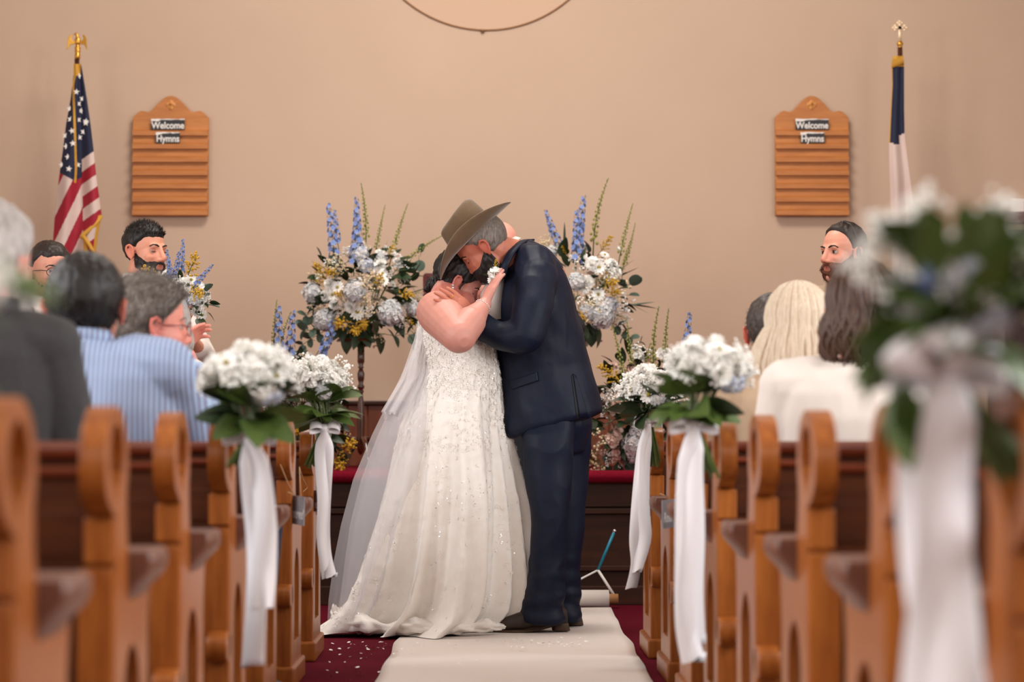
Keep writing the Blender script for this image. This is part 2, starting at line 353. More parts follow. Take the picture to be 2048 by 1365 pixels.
# ------------------------------------------------------------------ pews
def ell_loop(cy, cz, ry, rz, a0, a1, n): return [(cy + ry * math.cos(math.radians(a0 + (a1 - a0) * k / n)), cz + rz * math.sin(math.radians(a0 + (a1 - a0) * k / n))) for k in range(n + 1)]
def make_pew(sg, label):                                    # sg -1: left of the aisle; pew stands from y 0 forwards, aisle face at x = 0
    t = thing('church_pew', label, 'pew', (0, 0, 0), 0, 'oak pews along the aisle')
    fn = lambda a, bb, d: V((sg * (.0 + d), a, bb))
    outer = [(.115, .06)] + [(.50, .06), (.50, .44)] + [(.515, .50), (.53, .545), (.53, .565), (.34, .565), (.285, .575), (.255, .60), (.24, .64)] \
        + ell_loop(.125, .738, .125, .097, -28, 208, 30) + [(.06, .668), (.115, .655)]
    hole = ell_loop(.125, .748, .072, .058, -20, 200, 18) + [(.085, .71), (.125, .675), (.165, .71)]
    lan = [(.21, .14), (.40, .14), (.40, .34)] + [(.40 - .095 * (1 - math.cos(k * PI / 12)) , .34 + .09 * math.sin(k * PI / 12)) for k in range(1, 6)] + [(.305, .435)] + [(.21 + .095 * (1 - math.cos(k * PI / 12)), .34 + .09 * math.sin(k * PI / 12)) for k in range(5, 0, -1)] + [(.21, .34)]
    b = MB(); b.slab(outer, [hole, lan], fn, .042); e = sharp(b.build('end_panel', WOOD, t)); bevel(e, .007, 2)
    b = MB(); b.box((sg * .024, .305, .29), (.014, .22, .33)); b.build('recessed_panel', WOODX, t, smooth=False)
    b = MB(); b.box((sg * .024, .305, .035), (.072, .46, .07)); bevel(b.build('plinth', WOOD, t, smooth=False), .008)
    # arm cap: broader than the panel, carved away underneath
    b = MB(); rings = []
    for y, k in ((.255, .9), (.27, 1), (.43, 1), (.465, .95), (.475, .85)):
        pr = [(-.036, .592), (-.043, .582), (-.043, .562), (-.036, .548), (-.018, .530), (-.002, .508), (.043, .508), (.060, .53), (.078, .548), (.085, .562), (.085, .582), (.078, .592)]
        rings.append([V((sg * (.021 + (x - .021) * k), y, .592 + (z - .592) * k)) for x, z in pr])
    b.ring_loft(rings); ar = sharp(b.build('armrest', WOODD, t), 40); bevel(ar, .004, 2)
    b = MB(); b.loft([((sg * .0, .105, .292), (0, .05, 0), (0, 0, .036)), ((sg * .05, .105, .292), (0, .05, 0), (0, 0, .036))], 20, 2.6); bevel(sharp(b.build('rear_boss', WOOD, t)), .004)
    b = MB(); b.box((sg * .026, .135, .615), (.05, .06, .075)); bevel(b.build('corner_block', WOOD, t, smooth=False), .004)
    b = MB(); b.box((sg * .031, .135, .29), (.060, .06, .56)); bevel(b.build('post', WOOD, t, smooth=False), .004)
    L = 2.75
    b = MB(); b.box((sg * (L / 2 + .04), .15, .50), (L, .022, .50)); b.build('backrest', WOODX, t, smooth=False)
    b = MB(); b.box((sg * (L / 2 + .04), .145, .763), (L, .06, .026)); bevel(b.build('top_rail', WOODR, t, smooth=False), .009, 3)
    b = MB(); b.box((sg * (L / 2 + .04), .14, .728), (L, .038, .016)); bevel(b.build('rail_moulding', WOODR, t, smooth=False), .005)
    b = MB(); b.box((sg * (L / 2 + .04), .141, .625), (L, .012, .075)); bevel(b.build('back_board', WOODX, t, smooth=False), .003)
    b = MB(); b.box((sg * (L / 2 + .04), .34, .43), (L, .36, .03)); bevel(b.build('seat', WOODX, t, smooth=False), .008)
    b = MB(); b.box((sg * (L + .06), .30, .30), (.04, .36, .58)); bevel(b.build('wall_end_panel', WOOD, t, smooth=False), .006)
    return t
PEWL = [8.45, 7.50, 6.55, 5.63, 4.70, 3.84, 3.00]; PEWR = [8.55, 7.65, 6.88, 6.08, 5.22, 4.36, 3.50, 2.63]
ordw = ['front', 'second', 'third', 'fourth', 'fifth', 'sixth', 'seventh', 'eighth']
def pewlabel(i, side):
    nm = 'front oak pew' if i == 0 else '%s oak pew from the front' % ordw[i]
    return nm + (' on the %s of the aisle' % side) + {('left', 0): ' with green leafy bouquet at its end', ('left', 3): ' with white ribbon bouquet', ('right', 0): ' beside the small bouquet', ('right', 3): ' with long-ribboned bouquet', ('right', 7): ' behind the blurred bouquet'}.get((side, i), '')
WL = -.597; WR = .600
for side, rows, sg, wx in (('left', PEWL, -1, WL), ('right', PEWR, 1, WR)):
    p0 = make_pew(sg, pewlabel(0, side))
    for i, y in enumerate(rows):
        if i == 0: p0.location = (wx, y, 0)
        else: dup(p0, (wx, y, 0), 0, pewlabel(i, side))

# ------------------------------------------------------------------ hymn boards
def hymn_board(px, pr, label, side):
    d = WY - .03; a = U(px, 192, d); c = U(pr, 433, d); x0, x1, z1, z0 = a.x, c.x, a.z, c.z; W = x1 - x0; H = z1 - z0; cx = (x0 + x1) / 2
    t = thing('hymn_board', label, 'hymn board', (cx, d, z0))
    top = []
    for k in range(25):                                      # arched crest with shoulders
        s = k / 24; u = abs(s * 2 - 1)
        if u < .42: z = z1 - .085 * (1 - math.cos(u / .42 * PI / 2)) * .75
        elif u < .62: z = z1 - .064 - .03 * math.sin((u - .42) / .2 * PI / 2)
        elif u < .86: z = z1 - .094 + .010 * math.sin((u - .62) / .24 * PI)
        else: z = z1 - .094 - .03 * (u - .86) / .14
        top.append((x1 - s * W, z))
    b = MB(); b.slab([(x0, z0), (x1, z0)] + top, [], lambda p, q, e: V((p, d + .01 - e, q)), .02); bevel(sharp(b.build('board', WOODB, t)), .003)
    zt = z1 - .155; sh = (zt - z0) / 7
    for k in range(7):
        zb = zt - (k + 1) * sh + .004
        b = MB(); b.add([(x, y, z) for x in (x0 + .003, x1 - .003) for y, z in ((d - .012, zb + sh * .86), (d - .012, zb), (d - .034, zb), (d - .034, zb + .024), (d - .027, zb + .03), (d - .016, zb + .034))], [(0, 1, 2, 3, 4, 5), (11, 10, 9, 8, 7, 6)] + [(i, i + 6, (i + 1) % 6 + 6, (i + 1) % 6) for i in range(6)])
        b.build('slat', WOODB, t, smooth=False)
    b = MB(); zc = z1 - .052                                 # carved crest: quatrefoil with a small cross
    for an in range(4): b.ell((cx + .014 * math.cos(an * PI / 2), d - .011, zc + .014 * math.sin(an * PI / 2)), (.015, .004, .015), n=12)
    b.box((cx, d - .016, zc), (.008, .006, .042)); b.box((cx, d - .016, zc + .003), (.036, .006, .008))
    for an in range(4): b.ell((cx + .018 * math.cos(an * PI / 2), d - .016, zc + .018 * math.sin(an * PI / 2)), (.006, .004, .006), n=8)
    b.build('carved_crest', mat('carving', C(214, 146, 78), .5), t)
    for txt, row, w_, xo in (('Welcome', 0, .186, -.012 if side == 'left' else -.002), ('Hymns', 1, .134, -.012 if side == 'left' else 0.0)):
        zb = zt - (row + 1) * sh + .038; cc = cx + xo
        k = thing('letter_card', 'black card lettered %s in white on the %s hymn board' % (txt, side), 'card', (cc, d - .03, zb))
        b = MB(); b.box((cc, d - .0345, zb + .025), (w_, .003, .056)); b.build('card', BLACK, k, smooth=False)
        put_text(text_mesh(txt, .052, .0006, .0012, .88), 'lettering', WHITEP, (cc, d - .0365, zb + .020), k)
        b = MB(); top_ = [(cc - w_ / 2 + w_ * i / 10, zb + .057 + random.uniform(-.001, .002)) for i in range(11)]; bot_ = [(cc - w_ / 2 + w_ * i / 10, zb + .052 + random.uniform(-.003, .003) - (.008 if i < 3 else 0)) for i in range(11)]
        b.sheet([[V((x, d - .0375, z)) for x, z in top_], [V((x, d - .0375, z)) for x, z in bot_]]); solid(b.build('torn_edge', WHITEP, k, smooth=False), .001)
    return t
hymn_board(266, 417, 'arched wooden hymn board between the striped flag and the left flowers', 'left')
hymn_board(1549, 1698, 'arched wooden hymn board beside the navy and white flag', 'right')

# ------------------------------------------------------------------ flags
def flagpole(px, topy, label, d):
    p = U(px, topy, d); t = thing('flagpole', label, 'flagpole', (p.x, d, SZ))
    b = MB(); b.tube([(p.x, d, SZ + .02), (p.x, d, p.z)], .014, 12); b.build('pole', WOODT, t)
    b = MB(); b.lathe([(.13, 0), (.13, .02), (.05, .05), (.03, .12), (.018, .14)], (p.x, d, SZ)); b.build('base', GOLD, t)
    return t, p
DF = 13.1
t, p = flagpole(154, 118, 'brass flagpole topped by a spread eagle, striped flag on it', DF)
s = 1 / 369.0                                               # metres per pixel there
b = MB(); c = U(155, 118, DF)
b.lathe([(.012, 0), (.016, .003), (.015, .03), (.011, .034), (.017, .04), (.017, .046), (.012, .05), (.018, .058), (.014, .066), (.009, .072), (.012, .078)], (c.x, DF, c.z), 16)
b.ell((c.x, DF, c.z + .098), (.017, .014, .026)); b.cap((c.x, DF, c.z + .115), (c.x - .004, DF, c.z + .133), .01, .008); b.cap((c.x - .006, DF, c.z + .137), (c.x - .021, DF - .002, c.z + .134), .007, .002); b.cap((c.x, DF, c.z + .09), (c.x, DF + .004, c.z + .062), .01, .008)
b.build('eagle_body', GOLD, t)
for q in (-1, 1):
    b = MB(); pts = [(.010, .100), (.026, .098), (.034, .112), (.026, .128), (.034, .131), (.045, .122), (.052, .104), (.052, .086), (.054, .066), (.058, .046), (.046, .060), (.040, .074), (.026, .078), (.012, .082)]
    b.slab([(c.x + q * x, c.z + z) for x, z in pts], [], lambda a, e, f: V((a, DF - .004 - abs(a - c.x) * .25 + f, e)), .007); bevel(b.build('wing', GOLD, t, smooth=False), .002, 2)
def draped(name, label, d, edges, colfn, mats, foldamp=.035, nf=3.2, parent=None, ns=110, nt=260, fr=None):
    # edges: (py, xl, xr); s across, t down
    ys = [e[0] for e in edges]; vs = []; fs = []; mi = []
    P = []
    for i in range(nt + 1):
        y = ys[0] + (ys[-1] - ys[0]) * i / nt; xl = np.interp(y, ys, [e[1] for e in edges]); xr = np.interp(y, ys, [e[2] for e in edges]); row = []
        for j in range(ns + 1):
            s_ = j / ns; x = xl + (xr - xl) * s_; wd = (xr - xl) / 90
            dep = foldamp * min(1, wd) * math.sin(s_ * PI * 2 * nf + .8 + y * .004) + .02 * noise.noise(V((x * .03, y * .01, 7)))
            yy = y + (fr(s_, i / nt) if fr else 0); row.append(((x, yy), U(x, yy, d - .035 + dep)))
        P.append(row)
    for i in range(nt):
        for j in range(ns):
            fs.append((i * (ns + 1) + j, i * (ns + 1) + j + 1, (i + 1) * (ns + 1) + j + 1, (i + 1) * (ns + 1) + j))
            (x, y), _ = P[i][j]; mi.append(colfn(x + .5, y + .5, (j + .5) / ns, (i + .5) / nt))
    b = MB(); b.v = [tuple(q[1]) for r in P for q in r]; b.f = fs; b.m = mi
    o = b.build('cloth', mats, parent, fixn=False); return o, P
def col_us(x, y, s_, t_):
    mid = 156 + (y - 130) * 0.02
    gold_x = np.interp(y, [130, 170, 260, 340, 365, 520], [155, 147, 150, 152, 150, 146])
    if abs(x - gold_x) < 2.2 and y < 365: return 3
    if y < 152 and x < 162: return 3
    if x > mid + 4:                                         # outer fold
        edge = 300 - (x - 160) * .75
        if y > 150 and y < edge + 20 and x > 160 and y > edge: pass
        q = y + .72 * (x - 160)
        if q < (322 if x > 160 else 372): return 0
        if s_ > .93 and y > 430 or (y > 478 and abs(x - (165 + (y - 478) * .28)) < 5) : return 3
        if y > 425 and q > 455 and q < 466 + 0: pass
        k = int((q - 322) // 25); return 2 if k % 2 == 0 else 1
    q = y + 2.1 * (x - 152)
    if y < 362 - abs(x - 150) * .25 * 2.2: return 0
    k = int((q - 250) // 48); return 1 if k % 2 == 0 else 2
us = thing('striped_flag', 'draped flag with white stars on navy and red and white stripes', 'flag', (U(154, 300, DF).x, DF, SZ))
edges = [(128, 147, 162), (150, 147, 166), (200, 141, 174), (250, 132, 181), (300, 126, 187), (350, 119, 192), (400, 113, 199), (430, 110, 203), (470, 107, 196), (520, 104, 190), (600, 104, 186)]
o, P = draped('striped_flag', '', DF, edges, col_us, [FNAVY, FRED, FWHITE, FRINGE], .03, 1.6, us)
solid(o, .002); bv = bvh_of(o)
b = MB()
def star(b, c, n, r, up=V((0, 0, 1)), rot=0):
    n = n.normalized(); u = n.cross(up).normalized(); v = u.cross(n)
    pts = [c + (u * math.sin(rot + k * PI / 5) + v * math.cos(rot + k * PI / 5)) * (r if k % 2 == 0 else r * .42) for k in range(10)]
    b.add([c] + pts, [(0, 1 + k, 1 + (k + 1) % 10) for k in range(10)])
for x, y in ((158, 152), (153, 184), (165, 198), (157, 208), (140, 218), (162, 222), (172, 243), (141, 239), (144, 262), (167, 264), (131, 272), (133, 293), (146, 287), (172, 246), (136, 314), (124, 330), (138, 338), (157, 240), (159, 275), (156, 330)):
    loc, nr = hit(bv, x, y)
    if loc: star(b, loc + V((0, -.004, 0)), V((.15 * random.uniform(-1, 1), -1, 0)), .0185, rot=random.uniform(-.3, .3))
b.build('stars', WHITEP, us, smooth=False)['kind'] = 'stuff'
b = MB(); b.tube([U(190 - i * 1.2, 470 + i * 4, DF - .09) for i in range(0)] or [U(203, 432, DF - .05), U(188, 452, DF - .06), U(166, 470, DF - .07), U(163, 478, DF - .07)], [.012] * 4, 8); b.tube([U(165, 470, DF - .07), U(180, 492, DF - .07), U(191, 515, DF - .07), U(189, 560, DF - .07)], [.011] * 4, 8); b.build('fringe', FRINGE, us)

t, p = flagpole(1800, 95, 'brass flagpole topped by a pale cross, navy and white flag on it', DF)
c = U(1800, 95, DF); b = MB(); b.lathe([(.012, -.02), (.013, .0), (.011, .006), (.017, .012), (.018, .022), (.012, .032), (.007, .036)], (c.x, DF, c.z), 16); b.build('finial_ball', GOLD, t)
b = MB(); zc = c.z + .12
arms = []
def limb(cx, cz, dx_, dz_, L_):                              # budded arm of the cross
    b.box((cx + dx_ * L_ / 2, DF, cz + dz_ * L_ / 2), (.016 if dx_ == 0 else L_, .008, .016 if dz_ == 0 else L_))
    if L_ < .05:
        e = V((cx + dx_ * L_, DF, cz + dz_ * L_))
        for a in (-1, 0, 1): b.ell(e + V((dx_ * (.006 if a == 0 else -.004) + (dz_ != 0) * a * .011, 0, dz_ * (.006 if a == 0 else -.004) + (dx_ != 0) * a * .011)), (.009, .005, .009), n=10)
limb(c.x, zc - .012, 1, 0, .03); limb(c.x, zc - .012, -1, 0, .03); limb(c.x, zc - .012, 0, 1, .03); b.box((c.x, DF, zc - .05), (.018, .008, .085)); b.build('cross_finial', mat('pale_brass', C(240, 214, 180), .4, metal=.4), t)
def col_ch(x, y, s_, t_):
    if (s_ < .06 and y < 285) or y < 131: return 2
    lim = 282 if s_ < .62 else 264
    return 0 if y < lim + 6 * math.sin(s_ * 3) else 1
ch = thing('navy_white_flag', 'draped flag, navy above and white below with gold fringe', 'flag', (U(1800, 300, DF).x, DF, SZ))
edges = [(112, 1786, 1806), (128, 1783, 1808), (170, 1784, 1808), (220, 1781, 1808), (262, 1779, 1809), (285, 1778, 1811), (340, 1779, 1818), (400, 1781, 1826), (440, 1783, 1832), (520, 1784, 1838), (600, 1784, 1840)]
o, P = draped('f', '', DF, edges, col_ch, [FNAVY, FWHITE, FRINGE], .028, 1.3, ch, 60, 160); solid(o, .002)
b = MB()
for k in range(14): b.tube([U(1785 + k * 1.6, 112 + (13 - k) * .6, DF - .05), U(1784 + k * 1.7, 127 + (13 - k) * .7, DF - .055)], .0025, 5)
b.build('fringe', FRINGE, ch)

# ------------------------------------------------------------------ flowers (each kind built once, facing +Z, then copied)
def proto(fn, name, mats, smooth=True):
    b = MB(); fn(b); me = bpy.data.meshes.new(name); me.from_pydata(b.v, [], b.f)
    for m in mats: me.materials.append(m)
    me.polygons.foreach_set('material_index', b.m)
    if smooth: me.polygons.foreach_set('use_smooth', [True] * len(me.polygons))
    me.update(); return me
def petal(b, a, r0, r1, w, lift, curl, mi=0, c=V((0, 0, 0)), M=None):
    ca, sa = math.cos(a), math.sin(a); vs = []
    for t, ww in ((0, .35), (.4, 1), (.75, .95), (1, .35)):
        r = r0 + (r1 - r0) * t; z = lift * t - curl * t * t
        for q in (-1, 0, 1):
            p = V((r * ca - q * w * ww * sa, r * sa + q * w * ww * ca, z - abs(q) * w * .25 * -1)); vs.append((M @ p if M else p) + c)
    b.add(vs, [(i * 3 + j, i * 3 + j + 1, i * 3 + j + 4, i * 3 + j + 3) for i in range(3) for j in range(2)], mi)
def f_daisy(b):
    for L_, n, r, lf in ((0, 13, .034, .004), (1, 11, .028, .010)):
        for k in range(n): petal(b, 2 * PI * k / n + L_ * .2 + random.uniform(-.08, .08), .005, r * random.uniform(.92, 1.05), .0055, lf, .004)
    b.ell((0, 0, .006), (.0075, .0075, .005), n=10, mi=1)
def f_mum(b):
    for L_, (n, r, lf, cu) in enumerate(((15, .036, .008, .010), (14, .033, .018, .010), (12, .027, .026, .006), (9, .019, .030, 0), (6, .011, .031, -.002))):
        for k in range(n): petal(b, 2 * PI * k / n + L_ * .3 + random.uniform(-.1, .1), .003, r * random.uniform(.9, 1.08), .0062, lf, cu)
def f_carn(b):                                              # ruffled head
    for k in range(46):
        d = V((random.gauss(0, 1), random.gauss(0, 1), abs(random.gauss(0, 1)) + .1)).normalized(); M = d.to_track_quat('Z', 'Y').to_matrix(); c = d * .012
        a = random.uniform(0, 6.28); petal(b, a, 0, .022, .011, .017, .004, 0, c, M)
def floret(b, c, M, r, n=4, mi=0):
    for k in range(n): petal(b, 2 * PI * k / n, .001, r, r * .42, .002, .001, mi, c, M)
def f_hyd(b):
    for k in range(150):
        z = 1 - 1.55 * (k + .5) / 150; a = k * 2.39996; q = math.sqrt(max(0, 1 - z * z)); d = V((q * math.cos(a), q * math.sin(a), z))
        M = d.to_track_quat('Z', 'Y').to_matrix() @ Matrix.Rotation(random.uniform(0, 1.5), 3, 'Z'); rr_ = .046 * (1 + .14 * noise.noise(d * 2.6 + V((3, 1, 2)))) * random.uniform(.90, 1.10); M = M @ Euler((random.uniform(-.5, .5), random.uniform(-.5, .5), 0)).to_matrix()
        floret(b, d * rr_ + V((0, 0, .02)), M, .0105, 4, 0 if noise.noise(d * 2 + V((9, 1, 1))) > 0 else 1)
    b.ell((0, 0, .018), (.036, .036, .036), n=10, mi=2)
def f_delph(b):                                             # blue spike along +Z, .30 tall
    b.tube([(0, 0, -.08), (0, 0, .12), (.006, 0, .30)], [.0028, .0022, .001], 5, 1)
    for k in range(30):
        h = .30 * (k / 30) ** .9; rr = .028 * (1 - .72 * k / 30); a = k * 2.4
        d = V((math.cos(a), math.sin(a), .25)).normalized(); M = d.to_track_quat('Z', 'Y').to_matrix(); s_ = .0195 * (1 - .5 * k / 30)
        floret(b, V((0, 0, h)) + d * rr, M, s_, 5, 0)
        b.cap(V((0, 0, h)), V((0, 0, h)) + d * rr, .001, .001, 4, 1)
def f_snap(b):                                              # tapering green-yellow spike, slightly bowed
    ax = lambda t: V((.05 * t * t, 0, .28 * t)); b.tube([V((0, 0, -.1))] + [ax(k / 8) for k in range(9)], [.003] * 4 + [.0022] * 3 + [.0014] * 3, 5, 1)
    for k in range(40):
        t = (k / 40) ** .85; a = k * 2.4; r = .0165 * (1 - .85 * t); d = V((math.cos(a), math.sin(a), .5)).normalized()
        b.ell(ax(t) + d * r, (.0056 * (1.2 - .85 * t), .0056 * (1.2 - .85 * t), .0072 * (1.15 - .7 * t)), n=6, mi=0)
def f_gold(b):                                              # goldenrod plume
    b.tube([(0, 0, -.06), (0, 0, .06), (.01, 0, .13)], [.002, .0018, .001], 4, 1)
    for k in range(16):
        h = .01 + .12 * k / 16; a = k * 2.4; L_ = .05 * (1 - .7 * k / 16); d = V((math.cos(a), math.sin(a), .8)).normalized()
        b.tube([(0, 0, h), V((0, 0, h)) + d * L_], .0009, 4, 1)
        for j in range(7): b.ell(V((0, 0, h)) + d * L_ * (.25 + .75 * j / 6) + V([random.uniform(-.004, .004) for _ in range(3)]), (.0042,) * 3, n=5, mi=0)
def f_gyp(b, col=0):                                        # baby's breath puff
    for k in range(15):
        d = V((random.gauss(0, 1), random.gauss(0, 1), abs(random.gauss(0, 1)) + .5)).normalized(); L_ = random.uniform(.04, .075)
        b.tube([(0, 0, -.02), d * L_], .0006, 3, 1)
        for j in range(3): b.ell(d * L_ + V([random.uniform(-.011, .011) for _ in range(3)]), (.0048,) * 3, n=6, mi=0)
def leafshape(b, L_, w, cup=.15, tip=1.0, base=.3, mi=0, c=V((0, 0, 0))):
    n = 8; vs = []
    for i in range(n + 1):
        t = i / n; ww = w * (math.sin(PI * t ** .8) ** .75 if tip else math.sqrt(max(0, 1 - (2 * t - 1) ** 2))); z = cup * L_ * t * t
        for q in (-1, 0, 1): vs.append(c + V((q * ww, t * L_, z + abs(q) * ww * .25)))
    b.add(vs, [(i * 3 + j, i * 3 + j + 1, i * 3 + j + 4, i * 3 + j + 3) for i in range(n) for j in range(2)], mi)
def f_leaf(b): leafshape(b, .085, .019, -.22)
def f_wleaf(b): leafshape(b, .10, .032, -.25)
def f_euc(b): leafshape(b, .052, .024, -.1, tip=0); b.tube([(0, -.02, 0), (0, .01, 0)], .0012, 4, 1)
def f_blade(b): leafshape(b, .15, .006, -.05)
def f_bud(b):
    b.ell((0, 0, .012), (.011, .011, .015), n=10)
    for k in range(7): petal(b, k * .9, .004, .02, .009, .024, .004)
DAISY = proto(f_daisy, 'daisy', [PETW, DISC]); MUM = proto(f_mum, 'mum', [PETW]); CARN = proto(f_carn, 'carnation', [PETW]); CARNP = proto(f_carn, 'carnation', [PINKF]); ROSE = proto(f_bud, 'rose', [PETW])
HYDB = proto(f_hyd, 'hydrangea', [PETB, PETH, EUC]); HYDW = proto(f_hyd, 'hydrangea', [PETH, CREAMH, EUC]); DEL = proto(f_delph, 'delphinium', [DELPH, STEMM]); SNP = proto(f_snap, 'snapdragon', [SNAP, STEMM])
GLD = proto(f_gold, 'goldenrod', [YELL, STEMM]); GYP = proto(f_gyp, 'gypsophila', [PETW, STEMM]); GYC = proto(f_gyp, 'gypsophila', [CREAMF, STEMM])
LFD = proto(f_leaf, 'leaf', [LEAFD]); LFM = proto(f_leaf, 'leaf', [LEAFM]); WLF = proto(f_wleaf, 'leaf', [LEAFM]); WLD = proto(f_wleaf, 'leaf', [LEAFD]); EUCL = proto(f_euc, 'leaf', [EUC, STEMM]); BLD = proto(f_blade, 'leaf', [LEAFD])
KN = {'daisy': DAISY, 'chrysanthemum': MUM, 'carnation': CARN, 'blush_carnation': CARNP, 'rose': ROSE, 'hydrangea': HYDB, 'pale_hydrangea': HYDW, 'delphinium': DEL, 'snapdragon': SNP, 'goldenrod': GLD, 'baby_breath': GYP, 'cream_filler': GYC,
      'leaf': LFD, 'green_leaf': LFM, 'broad_leaf': WLF, 'dark_broad_leaf': WLD, 'eucalyptus_leaf': EUCL, 'blade_leaf': BLD}
LEAFY = ('leaf', 'green_leaf', 'broad_leaf', 'dark_broad_leaf', 'eucalyptus_leaf', 'blade_leaf')
def put(kind, pos, dirv, parent, sc=1, roll=None):
    d = V(dirv).normalized(); ax = 'Y' if kind in LEAFY else 'Z'
    q = d.to_track_quat(ax, 'Z' if ax == 'Y' else 'Y').to_matrix().to_4x4()
    r = random.uniform(0, 6.28) if roll is None else roll
    if kind in LEAFY: r = random.uniform(-.9, .9) if roll is None else roll
    nm = {'blush_carnation': 'carnation', 'pale_hydrangea': 'hydrangea', 'dark_broad_leaf': 'leaf', 'broad_leaf': 'leaf', 'green_leaf': 'leaf', 'blade_leaf': 'leaf', 'cream_filler': 'baby_breath'}.get(kind, kind)
    return inst(KN[kind], nm, parent, Matrix.Translation(pos) @ q @ Matrix.Rotation(r, 4, ax) @ Matrix.Scale(sc, 4))
def rnd_out(c, p, up=.0, cam_=.35, j=.4):
    d = (V(p) - V(c)).normalized() + V((0, -cam_, up)) + V([random.uniform(-j, j) for _ in range(3)]); return d.normalized()
def arrangement(root, cen, R, d, blooms, leaves, filler, seed=1):
    """cen: pixel centre; R: (rx, rz) px; blooms: (kind, px, py, scale[, direction]); leaves: same; filler: (kind, count)"""
    random.seed(seed); k = FPX / d; cw = U(cen[0], cen[1], d)
    rx, rz = R[0] / k, R[1] / k; ry = min(rx, .26) * .85
    def surf(px, py, f=1.0):
        p = U(px, py, d); u = (p.x - cw.x) / rx; v_ = (p.z - cw.z) / rz; q = max(0, 1 - u * u - v_ * v_)
        return V((p.x, d - ry * math.sqrt(q) * f, p.z))
    for bl in blooms:
        kind, px, py, sc = bl[:4]; p = surf(px, py)
        put(kind, p, bl[4] if len(bl) > 4 else rnd_out(cw, p, .05, .5, .25), root, sc)
    for lf in leaves:
        kind, px, py, sc = lf[:4]; p = surf(px, py, .8); put(kind, p, lf[4] if len(lf) > 4 else rnd_out(cw, p, 0, .2, .3), root, sc)
    for kind, n, smin, smax, band in filler:
        for i in range(n):
            a = random.uniform(0, 2 * PI); rr = math.sqrt(random.random()) * band; side = 1 if random.random() < .72 else -.8
            u, v_ = rr * math.cos(a), rr * math.sin(a); q = math.sqrt(max(0, 1 - u * u - v_ * v_))
            p = V((cw.x + u * rx, d - ry * q * side * random.uniform(.5, .97), cw.z + v_ * rz)); put(kind, p, rnd_out(cw, p, .05, .25, .5), root, random.uniform(smin, smax))
    b = MB()
    for i in range(26):                                     # the stems inside
        a = random.uniform(0, 6.28); b.tube([cw + V((random.uniform(-.03, .03), random.uniform(-.03, .03), -rz * .95)), cw + V((rx * .6 * math.cos(a), ry * .6 * math.sin(a), rz * random.uniform(-.3, .6)))], .003, 4)
    b.build('stems', STEMM, root)
def spray(root, pts, d, n_leaf=None, sc=1.0, kind='eucalyptus_leaf', every=1):   # a eucalyptus twig with round leaves
    P = [U(x, y, d - .06) for x, y in pts]; b = MB(); b.tube(P, .0018, 5); b.build('twig', STEMM, root)
    for i, p in enumerate(P[1:] if len(P) > 1 else P):
        t = (p - P[i]).normalized() if len(P) > 1 else V((0, 0, -1))
        for s_ in (-1, 1):
            side = V((t.z, 0, -t.x)) * s_; put(kind, p, side * .8 + t * .5 + V((0, -.35 * random.random(), 0)), root, sc * random.uniform(.8, 1.1), random.uniform(-.8, .8))

# flower stands on the platform
def flower_stand(px, label, d=12.5):
    p = U(px, 682, d); t = thing('flower_stand', label, 'plant stand', (p.x, d, SZ), 0, 'dark turned wooden flower stands'); x = p.x; H = p.z - SZ
    b = MB(); b.loft([((x, d, SZ + H - .006), (.125, 0, 0), (0, .125, 0)), ((x, d, SZ + H), (.128, 0, 0), (0, .128, 0)), ((x, d, SZ + H + .008), (.12, 0, 0), (0, .12, 0))], 8); b.build('table_top', WOODT, t, smooth=False)
    b = MB(); b.lathe([(.055, H - .006), (.05, H - .03), (.02, H - .034)], (x, d, SZ), 8); b.build('top_block', WOODT, t, smooth=False)
    b = MB(); b.lathe([(.018, H - .02), (.0185, H - .11), (.010, H - .13), (.017, H - .137), (.010, H - .145), (.019, H - .17), (.017, H - .2), (.011, H - .222), (.018, H - .235), (.018, H - .245), (.011, H - .252), (.016, H - .262), (.010, H - .275), (.013, H - .30), (.019, H - .37), (.022, H - .42), (.018, H - .5), (.02, H - .55), (.015, H - .575), (.004, H - .59)][::-1], (x, d, SZ), 20); b.build('column', WOODT, t)
    for k in range(3):
        a = -PI / 2 + .35 + k * 2 * PI / 3; dx_, dy_ = math.cos(a), math.sin(a); b = MB()
        pts = [V((x + dx_ * r, d + dy_ * r, SZ + z)) for r, z in ((.012, .15), (.05, .155), (.09, .12), (.115, .06), (.14, .015), (.165, .012))]
        b.tube(pts, [.012, .014, .013, .011, .011, .009], 10); b.build('leg', WOODT, t)
    return p
pl_ = flower_stand(722, 'turned wooden stand under the left flower arrangement', 12.5); pr_ = flower_stand(1156, 'turned wooden stand mostly hidden behind the groom', 12.5)
def vase(x, d, z, root, m=WOODT):
    b = MB(); b.lathe([(.05, 0), (.07, .02), (.075, .07), (.06, .085)], (x, d, z + .008), 18); b.build('bowl', m, root)

